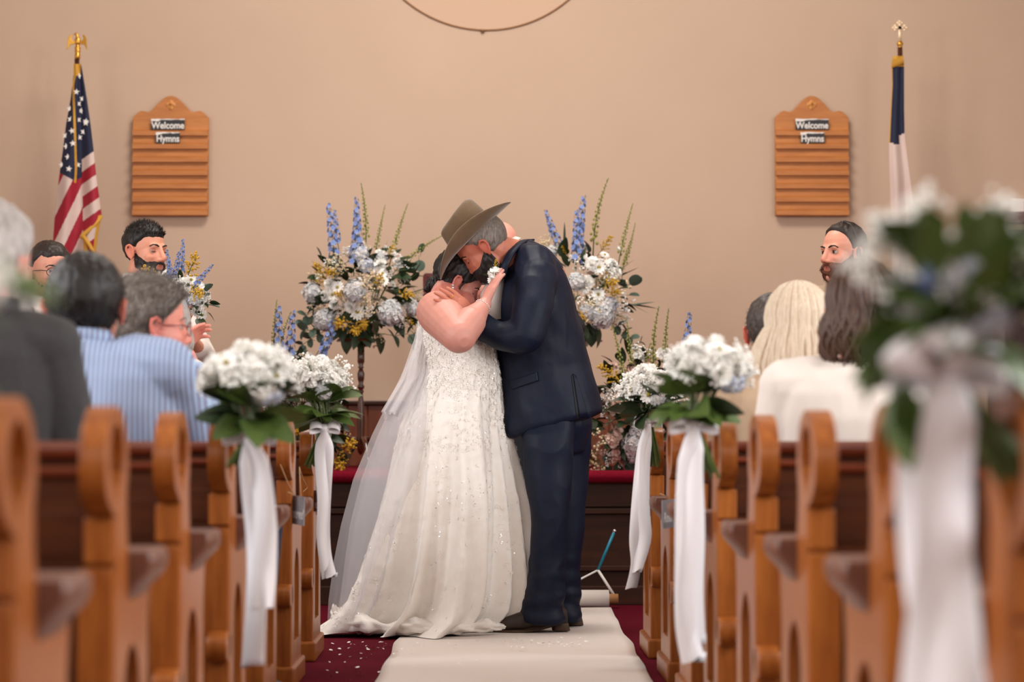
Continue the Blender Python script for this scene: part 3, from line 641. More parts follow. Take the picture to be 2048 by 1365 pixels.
A1 = thing('flower_arrangement', 'tall arrangement of blue delphinium and white daisies on the left stand', 'flower arrangement', (pl_.x, 12.5, pl_.z + .008)); vase(pl_.x, 12.5, pl_.z, A1)
up = V((0, -.05, 1))
D = lambda dx_, dz_, dy_=-.1: V((dx_, dy_, dz_))
arrangement(A1, (727, 590), (110, 92), 12.5,
    [('delphinium', 672, 520, .95, D(-.12, 1)), ('delphinium', 676, 488, .6, D(-.1, 1)), ('delphinium', 716, 500, .9, D(-.02, 1)), ('delphinium', 712, 530, .9, D(.05, 1)), ('snapdragon', 732, 480, 1.05, D(.02, 1)), ('snapdragon', 752, 500, .85, D(.18, 1)), ('snapdragon', 785, 506, .95, D(.25, 1)), ('snapdragon', 815, 520, .85, D(.75, .7)),
     ('hydrangea', 722, 518, 1.0), ('hydrangea', 735, 540, .8), ('pale_hydrangea', 634, 590, 1.0), ('pale_hydrangea', 657, 640, 1.15), ('pale_hydrangea', 716, 590, 1.1), ('pale_hydrangea', 778, 628, 1.3), ('pale_hydrangea', 822, 618, .8), ('pale_hydrangea', 765, 520, .6), ('carnation', 760, 512, .8), ('carnation', 782, 510, .9), ('carnation', 797, 530, .9), ('rose', 815, 540, 1), ('rose', 700, 500, .8),
     ('daisy', 747, 539, 1.05), ('chrysanthemum', 765, 533, .9), ('daisy', 768, 552, .9), ('chrysanthemum', 664, 573, .95), ('daisy', 680, 580, 1.05), ('chrysanthemum', 656, 596, .95), ('daisy', 670, 594, 1.1), ('chrysanthemum', 672, 614, .8), ('chrysanthemum', 706, 618, 1.0), ('daisy', 719, 629, 1.25, D(0, .1, -1)), ('chrysanthemum', 818, 610, 1.1), ('chrysanthemum', 820, 630, .8), ('daisy', 640, 555, .8), ('daisy', 770, 567, .9),
     ('goldenrod', 655, 562, .9, D(-.4, .6, -.6)), ('goldenrod', 678, 555, .8), ('goldenrod', 693, 648, 1.1, D(-.2, -.1, -.9)), ('goldenrod', 712, 655, 1, D(.1, -.3, -.9)), ('goldenrod', 775, 520, .7), ('goldenrod', 800, 590, .9), ('goldenrod', 727, 648, .8, D(.2, -.2, -.9)),
     ('cream_filler', 745, 570, 1.1), ('cream_filler', 738, 612, 1), ('cream_filler', 676, 534, .9), ('cream_filler', 690, 545, .7)],
    [('dark_broad_leaf', 780, 640, 1.0, D(.5, -.1, -.9)), ('dark_broad_leaf', 700, 668, 1.1, D(-.2, -.8)), ('dark_broad_leaf', 755, 668, 1.1, D(.3, -.8)), ('eucalyptus_leaf', 642, 515, 1.15, D(-.2, .6)), ('eucalyptus_leaf', 661, 530, 1.3, D(.3, .5)), ('eucalyptus_leaf', 838, 520, 1.2, D(.1, -1)), ('eucalyptus_leaf', 842, 506, 1.0, D(.2, 1)), ('eucalyptus_leaf', 825, 530, .8, D(.3, -.8)), ('eucalyptus_leaf', 812, 545, 1.1, D(.9, 0)), ('eucalyptus_leaf', 645, 575, 1.2, D(-.8, .1)),
     ('blade_leaf', 800, 580, 1.1, D(.7, .6)), ('blade_leaf', 815, 575, 1, D(.5, .9)), ('blade_leaf', 800, 560, .9, D(.8, .8)), ('blade_leaf', 820, 590, .9, D(.9, .3)), ('blade_leaf', 660, 545, .7, D(-.8, .5)), ('blade_leaf', 762, 530, .9, D(.3, 1))],
    [('leaf', 95, .8, 1.2, .95), ('dark_broad_leaf', 80, .6, .95, .85), ('baby_breath', 26, .6, .9, .95), ('cream_filler', 10, .6, .9, .95), ('goldenrod', 8, .5, .8, .9), ('daisy', 6, .7, .9, .8)], 3)
random.seed(31)
spray(A1, [(640, 615), (628, 622), (612, 632), (606, 645)], 12.45, sc=1.0); spray(A1, [(660, 655), (640, 668), (622, 678), (605, 690), (603, 705)], 12.45, sc=1.05); spray(A1, [(650, 660), (630, 660), (610, 662)], 12.4, sc=1.0)
spray(A1, [(815, 655), (828, 668), (836, 685), (845, 700)], 12.45, sc=1.1); spray(A1, [(745, 665), (790, 672), (815, 668)], 12.4, sc=.9, kind='leaf'); spray(A1, [(640, 530), (630, 560), (622, 580)], 12.45, sc=.5)

A2 = thing('flower_arrangement', 'tall blue and white arrangement on the stand behind the groom', 'flower arrangement', (pr_.x, 12.5, pr_.z + .008)); vase(pr_.x, 12.5, pr_.z, A2)
arrangement(A2, (1158, 588), (104, 92), 12.5,
    [('delphinium', 1122, 500, .75, D(-.4, 1)), ('delphinium', 1106, 478, .4, D(-.3, 1)), ('delphinium', 1152, 510, 1.0, D(.12, 1)), ('delphinium', 1150, 530, .9, D(0, 1)), ('delphinium', 1162, 478, .5, D(.05, 1)), ('snapdragon', 1187, 490, 1.25, D(.04, 1)), ('snapdragon', 1240, 512, 1.0, D(.2, 1)), ('snapdragon', 1248, 530, .8, D(.35, 1)), ('snapdragon', 1245, 540, .55, D(.1, 1)),
     ('chrysanthemum', 1120, 500, .9), ('pale_hydrangea', 1104, 512, .8), ('daisy', 1183, 528, 1.1), ('chrysanthemum', 1180, 535, 1), ('daisy', 1194, 540, 1.2, D(.2, .2, -1)), ('daisy', 1208, 512, .8), ('carnation', 1220, 535, 1.1), ('carnation', 1228, 550, 1), ('carnation', 1168, 500, .9), ('rose', 1165, 520, 1), ('rose', 1235, 500, .7), ('chrysanthemum', 1172, 570, 1), ('daisy', 1166, 580, 1.1, D(-.1, 0, -1)), ('pale_hydrangea', 1150, 570, .9), ('daisy', 1192, 594, 1.15, D(0, 0, -1)), ('pale_hydrangea', 1195, 630, 1.35), ('hydrangea', 1214, 612, .8), ('pale_hydrangea', 1172, 625, .9), ('cream_filler', 1178, 625, 1.1), ('cream_filler', 1224, 580, 1.1), ('cream_filler', 1095, 492, .8),
     ('baby_breath', 1235, 608, 1), ('baby_breath', 1236, 635, 1), ('baby_breath', 1170, 605, 1), ('goldenrod', 1200, 505, .8), ('goldenrod', 1205, 575, .9), ('goldenrod', 1165, 630, .9, D(-.2, -.3, -.9)), ('goldenrod', 1212, 590, .8)],
    [('eucalyptus_leaf', 1258, 570, 1.45, D(.5, .3)), ('eucalyptus_leaf', 1252, 575, 1.1, D(-.6, .4)), ('eucalyptus_leaf', 1256, 592, 1.1, D(.5, 0)), ('eucalyptus_leaf', 1182, 562, .9), ('dark_broad_leaf', 1178, 650, 1.2, D(.1, -1)), ('dark_broad_leaf', 1190, 652, 1.2, D(.2, -.8)), ('dark_broad_leaf', 1125, 520, 1.1, D(0, .9)), ('blade_leaf', 1128, 510, 1.1, D(0, 1)), ('blade_leaf', 1225, 555, .9, D(.7, .6)), ('blade_leaf', 1228, 562, .9, D(.9, .5)), ('blade_leaf', 1250, 610, 1.1, D(.9, -.1)), ('blade_leaf', 1245, 615, 1.1, D(.9, .15)), ('blade_leaf', 1245, 605, 1.0, D(.9, -.4)), ('leaf', 1240, 645, 1.1, D(.6, -.7))],
    [('leaf', 60, .7, 1.1, .95), ('dark_broad_leaf', 30, .6, .9, .9), ('baby_breath', 22, .6, .9, .95), ('cream_filler', 10, .6, .9, .95), ('goldenrod', 6, .5, .8, .9), ('daisy', 6, .7, .9, .8)], 5)
random.seed(33)
spray(A2, [(1215, 640), (1235, 652), (1250, 662), (1262, 676)], 12.45, sc=.95); spray(A2, [(1225, 650), (1245, 675), (1270, 690), (1282, 685)], 12.4, sc=.75)

# arrangements standing on the platform floor either side of the aisle
A3 = thing('floor_arrangement', 'low arrangement with goldenrod on the platform behind the left pew bouquet', 'flower arrangement', (U(610, 900, 11.85).x, 11.85, SZ)); vase(U(610, 900, 11.85).x, 11.85, SZ, A3)
arrangement(A3, (612, 820), (78, 112), 11.85,
    [('snapdragon', 548, 715, 1.0, D(-.02, 1)), ('snapdragon', 552, 735, 1, D(.12, 1)), ('delphinium', 558, 735, 1.0, D(0, 1)), ('delphinium', 580, 745, 1.0, D(.08, 1)), ('delphinium', 630, 760, 1.0, D(.35, 1)), ('delphinium', 632, 740, .7, D(.5, .9)), ('blush_carnation', 605, 745, 1.2), ('cream_filler', 600, 738, 1), ('carnation', 590, 765, 1.2), ('pale_hydrangea', 580, 780, 1), ('goldenrod', 685, 895, 1.3, D(.3, .1, -.8)), ('goldenrod', 672, 910, 1.2, D(.2, -.4, -.8)), ('goldenrod', 610, 850, 1), ('cream_filler', 680, 875, .8), ('carnation', 560, 860, 1), ('pale_hydrangea', 555, 880, 1.1), ('daisy', 545, 850, 1.1), ('carnation', 565, 890, 1)],
    [('eucalyptus_leaf', 700, 920, 1.3, D(.2, .8)), ('eucalyptus_leaf', 690, 925, 1.1, D(-.3, .6)), ('broad_leaf', 715, 930, .9, D(.9, .2)), ('dark_broad_leaf', 670, 880, 1, D(.8, .1)), ('leaf', 700, 900, 1, D(.8, .6)), ('eucalyptus_leaf', 705, 905, 1.0, D(.4, .9)), ('leaf', 725, 935, .8, D(1, .2))],
    [('leaf', 75, .8, 1.2, .95), ('dark_broad_leaf', 60, .7, 1, .85), ('baby_breath', 16, .7, 1, .95), ('carnation', 8, .8, 1.1, .9), ('eucalyptus_leaf', 16, .8, 1.1, .95), ('pale_hydrangea', 4, .8, 1, .8)], 8)
A4 = thing('floor_arrangement', 'low arrangement of blush carnations on the platform behind the right pew bouquet', 'flower arrangement', (U(1275, 900, 11.85).x, 11.85, SZ)); vase(U(1275, 900, 11.85).x, 11.85, SZ, A4)
arrangement(A4, (1268, 820), (86, 118), 11.85,
    [('snapdragon', 1245, 772, 1.05, D(-.12, 1)), ('snapdragon', 1262, 745, .95, D(-.14, 1)), ('snapdragon', 1305, 760, 1.25, D(-.12, 1)), ('snapdragon', 1330, 735, 1.05, D(-.03, 1)), ('snapdragon', 1285, 780, .8, D(-.05, 1)), ('carnation', 1275, 716, 1.0), ('blush_carnation', 1290, 742, 1.2), ('blush_carnation', 1258, 745, 1), ('blush_carnation', 1300, 730, 1), ('carnation', 1328, 712, 1.3), ('carnation', 1340, 735, 1.2), ('delphinium', 1368, 735, .9, D(.1, 1)), ('blush_carnation', 1240, 800, 1.3), ('blush_carnation', 1228, 818, 1.2), ('blush_carnation', 1250, 790, 1.2), ('blush_carnation', 1226, 880, 1.35), ('blush_carnation', 1207, 895, 1.2), ('blush_carnation', 1235, 905, 1.1), ('blush_carnation', 1230, 862, 1), ('cream_filler', 1200, 878, 1.3), ('cream_filler', 1190, 905, 1.3), ('cream_filler', 1194, 925, 1.1), ('goldenrod', 1240, 770, 1.1, D(-.6, .5)), ('goldenrod', 1252, 820, 1), ('goldenrod', 1186, 918, .9, D(-.5, -.3)), ('pale_hydrangea', 1268, 885, 1.2), ('pale_hydrangea', 1270, 905, 1), ('pale_hydrangea', 1275, 860, 1.0), ('hydrangea', 1266, 838, .6), ('blush_carnation', 1280, 855, 1.1), ('daisy', 1300, 770, 1)],
    [('eucalyptus_leaf', 1240, 838, 1.7), ('eucalyptus_leaf', 1262, 830, 1.8), ('dark_broad_leaf', 1226, 795, .9, D(-.3, .7)), ('dark_broad_leaf', 1222, 780, .8, D(-.5, .2)), ('dark_broad_leaf', 1235, 840, 1.1, D(-.5, .5)), ('blade_leaf', 1215, 860, 1.1, D(-1, .05)), ('blade_leaf', 1210, 850, 1, D(-.9, .4)), ('eucalyptus_leaf', 1255, 925, 1.2, D(.2, -1)), ('eucalyptus_leaf', 1248, 940, .9, D(.8, -.3)), ('dark_broad_leaf', 1225, 935, 1, D(-.5, -.3))],
    [('leaf', 75, .8, 1.2, .95), ('dark_broad_leaf', 60, .7, 1, .85), ('baby_breath', 14, .7, 1, .95), ('blush_carnation', 8, .8, 1.1, .9), ('eucalyptus_leaf', 14, .8, 1.1, .95)], 9)

# high-backed pulpit chair behind the bride
chx = U(885, 600, 12.75).x; chz = U(885, 544, 12.75).z; t = thing('pulpit_chair', 'dark red wooden high-backed chair behind the bride', 'chair', (chx, 12.75, SZ))
b = MB()
fr_ = [(-.10, 0), (.10, 0), (.10, .50)] + [(.10 - .02 * (1 - math.cos(k * PI / 8)), .50 + .02 * math.sin(k * PI / 8)) for k in range(1, 5)] + [(-.10 + .02 * (1 - math.cos(k * PI / 8)), .50 + .02 * math.sin(k * PI / 8)) for k in range(4, 0, -1)] + [(-.10, .50)]
b = MB(); b.slab([(x * 1.05, z) for x, z in fr_], [[(x * .86, .03 + z * .90) for x, z in fr_]], lambda a, e, f: V((chx + a, 12.83 + f, chz - .52 + e)), .035); bevel(b.build('back_frame', mat('red_wood', C(96, 24, 26), .3, coat=.5), t, smooth=False), .006)
b = MB(); b.box((chx, 12.852, chz - .26), (.19, .018, .50)); b.build('back_panel', WOODX, t, smooth=False)
b = MB(); b.box((chx, 12.70, SZ + .43), (.26, .3, .05)); bevel(b.build('seat', WOODT, t, smooth=False), .012)
for x, y in ((-.11, -.13), (.11, -.13), (-.11, .13), (.11, .13)):
    b = MB(); b.tube([(chx + x, 12.70 + y, SZ + .42), (chx + x, 12.70 + y, SZ)], [.018, .014], 10); b.build('leg', WOODT, t)
for x in (-.09, .09):
    b = MB(); b.tube([(chx + x, 12.845, SZ + .44), (chx + x, 12.85, chz - .5)], .014, 10); b.build('back_post', WOODT, t)

# ------------------------------------------------------------------ bouquets tied to the pew ends
def ribbon_strip(pts, wv, tw=0, n=None):                    # centre line and half-width vectors
    return [[p - w_, p, p + w_] for p, w_ in zip(pts, wv)]
def smoothpath(P, n):
    P = [V(p) for p in P]; out = []
    for i in range(len(P) - 1):
        a = P[max(i - 1, 0)]; b_ = P[i]; c_ = P[i + 1]; d_ = P[min(i + 2, len(P) - 1)]
        for k in range(n):
            t = k / n; out.append(.5 * ((2 * b_) + (c_ - a) * t + (2 * a - 5 * b_ + 4 * c_ - d_) * t * t + (3 * b_ - a - 3 * c_ + d_) * t ** 3))
    return out + [P[-1]]
def pew_bouquet(name_label, c, tie, stems_end, d, tails, hw, leafcol, seed, R=.085, blue=True, bow=1.0, flowers=None):
    """c: bloom centre px; tie: knot px; stems_end px; tails: lists of px points"""
    random.seed(seed); cw = U(*c, d); tw = U(*tie, d - .02); k = FPX / d
    t = thing('pew_bouquet', name_label, 'bouquet', tuple(tw))
    L1, L2 = leafcol
    dome = []
    for i in range(18):
        z = 1 - 1.32 * (i + .5) / 18; a = i * 2.39996 + seed; q = math.sqrt(max(0, 1 - z * z)); dome.append(V((q * math.cos(a), q * math.sin(a), z)))
    kinds = flowers or (['chrysanthemum', 'carnation', 'daisy'] * 5)
    for i, dv in enumerate(dome):
        p = cw + V((dv.x * R, dv.y * R, dv.z * R * .8)); put(kinds[i % len(kinds)], p, dv + V((0, -.35, .2)), t, random.uniform(.95, 1.2) * R / .085)
    for i in range(2 if blue else 1):
        a = -PI / 2 + random.uniform(-1.2, 1.2); put('hydrangea' if blue else 'pale_hydrangea', cw + V((math.cos(a) * R * .7, math.sin(a) * R * .7, -R * .35)), V((math.cos(a), math.sin(a), -.1)), t, .62 * R / .085)
    for i in range(16):
        a = random.uniform(0, 2 * PI); z = random.uniform(-.2, .7); put('baby_breath', cw + V((math.cos(a) * R * .95, math.sin(a) * R * .95, z * R * .8)), V((math.cos(a), math.sin(a), z + .3)), t, random.uniform(.6, .95) * R / .085)
    for i in range(30):                                     # leaf collar
        a = 2 * PI * i / 15 + random.uniform(-.2, .2); lv = i // 15; dz = random.uniform(-.55, .25) if lv == 0 else random.uniform(.1, .8)
        base = tw + V((math.cos(a) * R * .25, math.sin(a) * R * .25 + .01, (cw.z - tw.z) * (.30 + .28 * lv)))
        put(random.choice([L1, L1, L2]), base, V((math.cos(a), math.sin(a), dz + .15)), t, random.uniform(.9, 1.35) * R / .085)
    se = U(*stems_end, d)
    for i in range(14):
        a = i * 2.4; r = .022 * math.sqrt((i + .5) / 14); b = MB(); e = se + V((math.cos(a) * r * 1.2, math.sin(a) * r * 1.2, random.uniform(-.012, .012)))
        b.tube([cw + V((math.cos(a) * R * .5, math.sin(a) * R * .5, -R * .2)), tw + V((math.cos(a) * r * .7, math.sin(a) * r * .7 + .025, 0)), e], .0038, 6); b.build('stem', STEMM, t)
    b = MB(); b.lathe([(.024, -.016), (.027, -.006), (.027, .006), (.024, .016)], tw + V((0, .022, 0)), 18); b.build('ribbon_band', SATIN, t)
    b = MB(); b.ell(tw + V((0, -.008, 0)), (.019 * bow, .014, .016 * bow)); b.build('ribbon_knot', SATIN, t)
    for s_ in (-1, 1):                                      # bow loops
        lp = smoothpath([tw + V((0, -.008, 0)), tw + V((s_ * .025 * bow, -.02, .016 * bow)), tw + V((s_ * .055 * bow, -.015, .012 * bow)), tw + V((s_ * .06 * bow, -.01, -.006 * bow)), tw + V((s_ * .03 * bow, .0, -.006)), tw + V((0, -.005, 0))], 6)
        b = MB(); b.sheet(ribbon_strip(lp, [V((0, .010, .016 * bow)) * (.45 + .55 * math.sin(PI * i / (len(lp) - 1))) for i in range(len(lp))])); solid(b.build('ribbon_loop', SATIN, t), .0008)
    for q, tl in enumerate(tails):
        P = smoothpath([tw + V((0, -.015 - .012 * q, -.004))] + [U(x, y, d - .03 - .012 * q + (dd if len(r) else 0)) for x, y, dd, *r in [(*z, 0) if len(z) == 3 else z for z in tl]], 9)
        W_ = []; n = len(P)
        for i in range(n):
            f = i / (n - 1); ang = .5 * math.sin(f * 4.2 + q * 2 + seed); wv = V((math.cos(ang), -math.sin(ang), 0)) * hw * (.35 + .65 * min(1, f * 6)); W_.append(wv)
        g_ = ribbon_strip(P, W_); g_[-1] = [g_[-1][0] + V((0, 0, -hw * .0)), g_[-1][1] + V((0, 0, hw * .35)), g_[-1][2] + V((0, 0, hw * 1.1))]
        b = MB(); b.sheet(g_); solid(b.build('ribbon_tail', SATIN, t), .0008)
    return t
pew_bouquet('white flower bouquet with long ribbon tied to the fourth pew, left side', (488, 762), (500, 872), (474, 935), 5.62, [[(505, 960, 0), (515, 1080, .02), (512, 1200, 0), (505, 1340, .02)], [(520, 940, 0), (530, 1040, 0), (528, 1150, .01), (524, 1222, .01)]], .028, ('broad_leaf', 'dark_broad_leaf'), 11, .080)
pew_bouquet('small green leafy bouquet with white ribbon on the front left pew', (632, 766), (650, 858), (622, 930), 8.42, [[(656, 900, 0), (654, 960, 0), (650, 1050, .01), (652, 1110, 0), (664, 1158, -.02)], [(640, 905, .01), (646, 1000, 0), (644, 1080, 0), (655, 1160, 0)]], .020, ('broad_leaf', 'green_leaf'), 12, .082, blue=False, bow=.85, flowers=['carnation', 'carnation', 'chrysanthemum'])
pew_bouquet('white flower bouquet with long ribbon tied to the fourth pew, right side', (1416, 742), (1386, 852), (1418, 950), 6.05, [[(1384, 930, 0), (1386, 1050, 0), (1384, 1180, 0), (1392, 1296, 0)], [(1376, 960, .02), (1370, 1100, .02), (1372, 1240, .01), (1388, 1330, .0)]], .030, ('broad_leaf', 'dark_broad_leaf'), 13, .078)
pew_bouquet('small dark leafy bouquet with white ribbon on the front right pew', (1302, 780), (1296, 846), (1306, 930), 8.52, [[(1286, 900, 0), (1276, 1000, 0), (1270, 1080, 0), (1272, 1130, 0), (1262, 1180, 0)], [(1290, 920, .01), (1288, 1020, 0), (1290, 1080, 0), (1270, 1150, 0)]], .022, ('dark_broad_leaf', 'leaf'), 14, .08, blue=False, bow=.8)
BN = pew_bouquet('large blurred bouquet with broad white ribbon at the right edge', (1950, 600), (1890, 750), (2040, 950), 2.78, [[(1880, 900, 0), (1890, 1050, 0), (1880, 1220, 0), (1870, 1420, 0)], [(1860, 900, .01), (1872, 1100, .01), (1895, 1300, 0), (1900, 1420, 0)]], .041, ('broad_leaf', 'dark_broad_leaf'), 15, .066, bow=1.1, flowers=['carnation', 'leaf', 'daisy', 'broad_leaf', 'leaf', 'dark_broad_leaf'])
random.seed(5)
for (x, y, dx_, dz_, s_) in ((1840, 500, -.5, .4, .7), (1800, 640, -1, -.6, .8), (1812, 740, -.3, -1, .95), (1830, 520, -.9, .5, .8), (1880, 480, -.3, .9, .45), (1990, 500, .1, 1, .5), (1815, 780, -.1, -1, .6), (2040, 520, .2, 1, .5), (1850, 640, -.7, -.4, .8), (1870, 560, -.2, .9, .8), (1920, 540, .2, .9, .6), (1960, 560, .1, 1, .9), (1900, 640, -.6, .4, .9), (1840, 690, -.9, -.1, .8), (1950, 640, .3, .9, .9), (1990, 620, .6, .7, .9), (1900, 700, .2, .9, .8), (1990, 720, .7, -.5, .9), (2000, 560, .3, .9, .8), (1780, 700, -.6, -.8, .8), (1930, 480, 0, 1, .45)):
    put('broad_leaf', U(x, y, 2.70), D(dx_, dz_, -.25), BN, s_)
put('delphinium', U(1850, 590, 2.72), D(-.15, .3, -1), BN, .3); put('baby_breath', U(1780, 540, 2.76), D(-.8, .3), BN, .8); put('carnation', U(1870, 500, 2.78), D(-.3, .6), BN, .7)
for x, y in ((1800, 500), (1850, 470), (2020, 470)): put('baby_breath', U(x, y, 2.74), D(-.5, .5), BN, .8)
put('broad_leaf', U(1812, 770, 2.70), D(-.15, -1, -.2), BN, .95); put('hydrangea', U(1835, 600, 2.74), D(-.3, .1, -1), BN, .45); put('hydrangea', U(1935, 560, 2.72), D(0, .1, -1), BN, .5)
lp = smoothpath([U(1895, 752, 2.74), U(1850, 735, 2.70), U(1830, 700, 2.68), U(1880, 652, 2.70), U(1925, 690, 2.70), U(1905, 745, 2.74)], 7); b = MB(); b.sheet(ribbon_strip(lp, [V((.006, .012, .004)) * 1.8 + V((.032, 0, .006)) * math.sin(PI * i / (len(lp) - 1)) for i in range(len(lp))])); solid(b.build('ribbon_loop', SATIN, BN), .0008)
BF = pew_bouquet('bouquet mostly outside the left edge, one green leaf showing', (-300, 610), (-330, 745), (-370, 900), 2.2, [[(-330, 900, 0), (-330, 1300, 0)]], .03, ('broad_leaf', 'broad_leaf'), 16, .09)
for sc_, y in ((1.25, 545), (1.1, 560)): put('broad_leaf', U(-140, y, 2.25), D(1, .0), BF, sc_, .3)
b = MB(); b.tube([U(-320, 640, 2.2), U(-200, 580, 2.22), U(-140, 550, 2.25)], .003, 5); b.build('stem', STEMM, BF)

# grey tags hung on twine from the front pews
def tag_sign(label, px, py, d, w_, h, rot, pts, txt='Reserved', tilt=.12, right=False):
    c = U(px, py, d); t = thing('reserved_tag', label, 'tag', tuple(c))
    M = Matrix.Translation(c) @ Matrix.Rotation(rot, 4, 'Z') @ Matrix.Rotation(tilt, 4, 'Y'); 
    b = MB(); b.box((0, 0, 0), (w_, .003, h)); o = b.build('plate', SLATE, t, smooth=False, world=False); o.matrix_local = top_matrix(t).inverted() @ M
    me = text_mesh(txt, .045, .0005, .0006, .62, .3); me.transform(Matrix.Translation((0, -.0022, -.012))); me.materials.append(CHALK); o = bpy.data.objects.new('script_lettering', me); COL.objects.link(o); o.parent = t; o.matrix_local = top_matrix(t).inverted() @ M
    b = MB()
    for pl in pts: b.tube([U(*p) for p in pl], .0016, 5)
    b.build('twine', TWINE, t)
tag_sign('grey lettered tag hanging from the second left pew, on twine', 594, 1021, 7.62, .115, .090, math.radians(-62), [[(561, 930, 7.5), (575, 965, 7.55), (588, 990, 7.58)], [(599, 935, 7.85), (600, 960, 7.75), (602, 1000, 7.7)], [(588, 990, 7.58), (576, 985, 7.56)]], tilt=.05)
tag_sign('grey lettered tag hanging from the front left pew, on twine', 626, 1002, 8.62, .11, .075, math.radians(-60), [[(600, 938, 8.45), (607, 960, 8.5), (615, 976, 8.55)], [(615, 976, 8.55), (606, 984, 8.5)], [(634, 976, 8.75), (645, 970, 8.8)]], tilt=.03)
tag_sign('grey lettered tag hanging from the second right pew, on twine', 1340, 1028, 7.72, .115, .09, math.radians(60), [[(1358, 970, 7.72), (1350, 992, 7.75), (1337, 1000, 7.8)], [(1330, 992, 7.85), (1320, 988, 7.9)]], tilt=-.03, right=True)
tag_sign('grey lettered tag hanging from the front right pew, on twine', 1307, 1030, 8.68, .10, .075, math.radians(58), [[(1300, 1005, 8.66), (1310, 985, 8.72), (1322, 985, 8.8)]], tilt=-.03, right=True)

# petals strewn on the floor
random.seed(21)
def f_pet(b): petal(b, 0, 0, .018, .008, .005, .001)
PET = proto(f_pet, 'petal', [PETW])
def petals(n, fn, label, group, z):
    for i in range(n):
        x, y = fn(); o = inst(PET, 'flower_petal', None, Matrix.Translation((x, y, z)) @ Matrix.Rotation(random.uniform(0, 6.28), 4, 'Z') @ Matrix.Rotation(random.uniform(-.3, .3), 4, 'X') @ Matrix.Scale(random.uniform(.35, .8), 4))
        tag(o, label, 'petal', group)
def onpx(x0, x1, y0, y1):
    def f():
        px, py = random.uniform(x0, x1), random.uniform(y0, y1); d = .78 * FPX / (py - 880); return U(px, py, d).x, d
    return f
petals(26, onpx(668, 782, 1282, 1300), 'white petal fallen on the red carpet left of the runner', 'petals on the left carpet', .004)
petals(30, onpx(655, 762, 1300, 1365), 'white petal fallen on the red carpet left of the runner', 'petals on the left carpet', .004)
petals(46, onpx(1010, 1175, 1284, 1306), 'pale petal scattered on the white runner before the boots', 'petals on the runner', .018)
petals(14, onpx(765, 1010, 1290, 1345), 'pale petal scattered on the white runner before the boots', 'petals on the runner', .018)

# ------------------------------------------------------------------ people
SKINM = mat('skin', (1, 1, 1, 1), .5, sub=.12, attr='tint', bump=(120, .08, .001))
HAIRS = {}
def hairmat(name, col, col2=None, rough=.45):
    if name not in HAIRS: HAIRS[name] = mat('hair_' + name, col, rough, vary=(60, col2 or col), stretch=(3, 3, .6), bump=(160, .5, .002), spec=.4)
    return HAIRS[name]
HB = hairmat('black', C(30, 24, 22), C(20, 15, 14)); HDB = hairmat('dark_brown', C(50, 36, 30), C(30, 21, 18)); HG = hairmat('grey', C(136, 124, 114), C(80, 71, 65)); HSG = hairmat('silver', C(196, 188, 182), C(140, 132, 128))
HBL = hairmat('blond', C(228, 212, 190), C(202, 176, 146)); HBR = hairmat('brown', C(94, 64, 48), C(58, 38, 30)); HRB = hairmat('red_beard', C(112, 58, 34), C(78, 40, 26)); HBE = hairmat('black_beard', C(36, 26, 24), C(24, 17, 16))
ELLS = [((0, -.012, .042), (.076, .096, .088)), ((0, .026, -.018), (.063, .070, .088)), ((0, .030, -.068), (.050, .054, .045))]
FULL = [0.0]
def head_base(dirs):                                        # distance from the head centre to the skin
    R = np.zeros(len(dirs))
    for c, r in ELLS:
        c = np.array(c); r = np.array(r) * (1 + FULL[0] * .5); d = dirs / r; o = -c / r; A = (d * d).sum(1); B = 2 * (d * o).sum(1); Cc = (o * o).sum() - 1
        disc = B * B - 4 * A * Cc; t = np.where(disc > 0, (-B + np.sqrt(np.maximum(disc, 0))) / (2 * A), 0); R = np.maximum(R, t)
    return R
def head_prims(b, M, s=1.0, ears=True, nose=True, full=0.0):
    T = lambda x, y, z: M @ V((x * s, y * s, z * s)); R3 = M.to_3x3().normalized()
    for c, r in ELLS: b.ell(T(*c), [q * s * (1 + full * .5) for q in r], R3, 20)
    b.ell(T(0, .074, -.098), (.022 * s, .018 * s, .017 * s), R3, 12)          # chin
    b.cap(T(-.034, .078, .028), T(.034, .078, .028), .013 * s, .013 * s, 10)      # brow
    for q in (-1, 1):
        b.ell(T(q * .036, .062, -.02), ((.024 + full * .01) * s, .024 * s, .022 * s), R3, 12)
        b.ell(T(q * .046, .02, -.075), ((.016 + full * .02) * s, .03 * s, .022 * s), R3, 10)
        if nose: b.ell(T(q * .011, .100, -.030), (.0085 * s, .010 * s, .008 * s), R3, 8)
        if ears:
            ex_ = lambda y, z, o=0: T(q * (.077 + full * .034 + o * 1.15), y, z)
            pts = [ex_(.002, -.018), ex_(.006, .0, .002), ex_(.004, .020, .006), ex_(-.010, .030, .012), ex_(-.024, .022, .015), ex_(-.026, .004, .014), ex_(-.016, -.018, .008), ex_(-.004, -.030, .002)]
            b.chain(pts, [x * s for x in (.006, .005, .005, .005, .0055, .005, .006, .0065)], 8); b.ell(ex_(-.010, .0, .003), (.006 * s, .017 * s, .026 * s), R3, 10)
    if nose:
        b.cap(T(0, .090, .022), T(0, .112, -.022), .0085 * s, .0115 * s, 10); b.ell(T(0, .112, -.026), (.011 * s, .011 * s, .009 * s), R3, 10)
    b.cap(T(-.018, .088, -.054), T(.018, .088, -.054), .0065 * s, .0065 * s, 8); b.cap(T(-.015, .087, -.064), T(.015, .087, -.064), .0075 * s, .0075 * s, 8); b.ell(T(0, .080, -.058), (.03 * s, .016 * s, .02 * s), R3, 10)
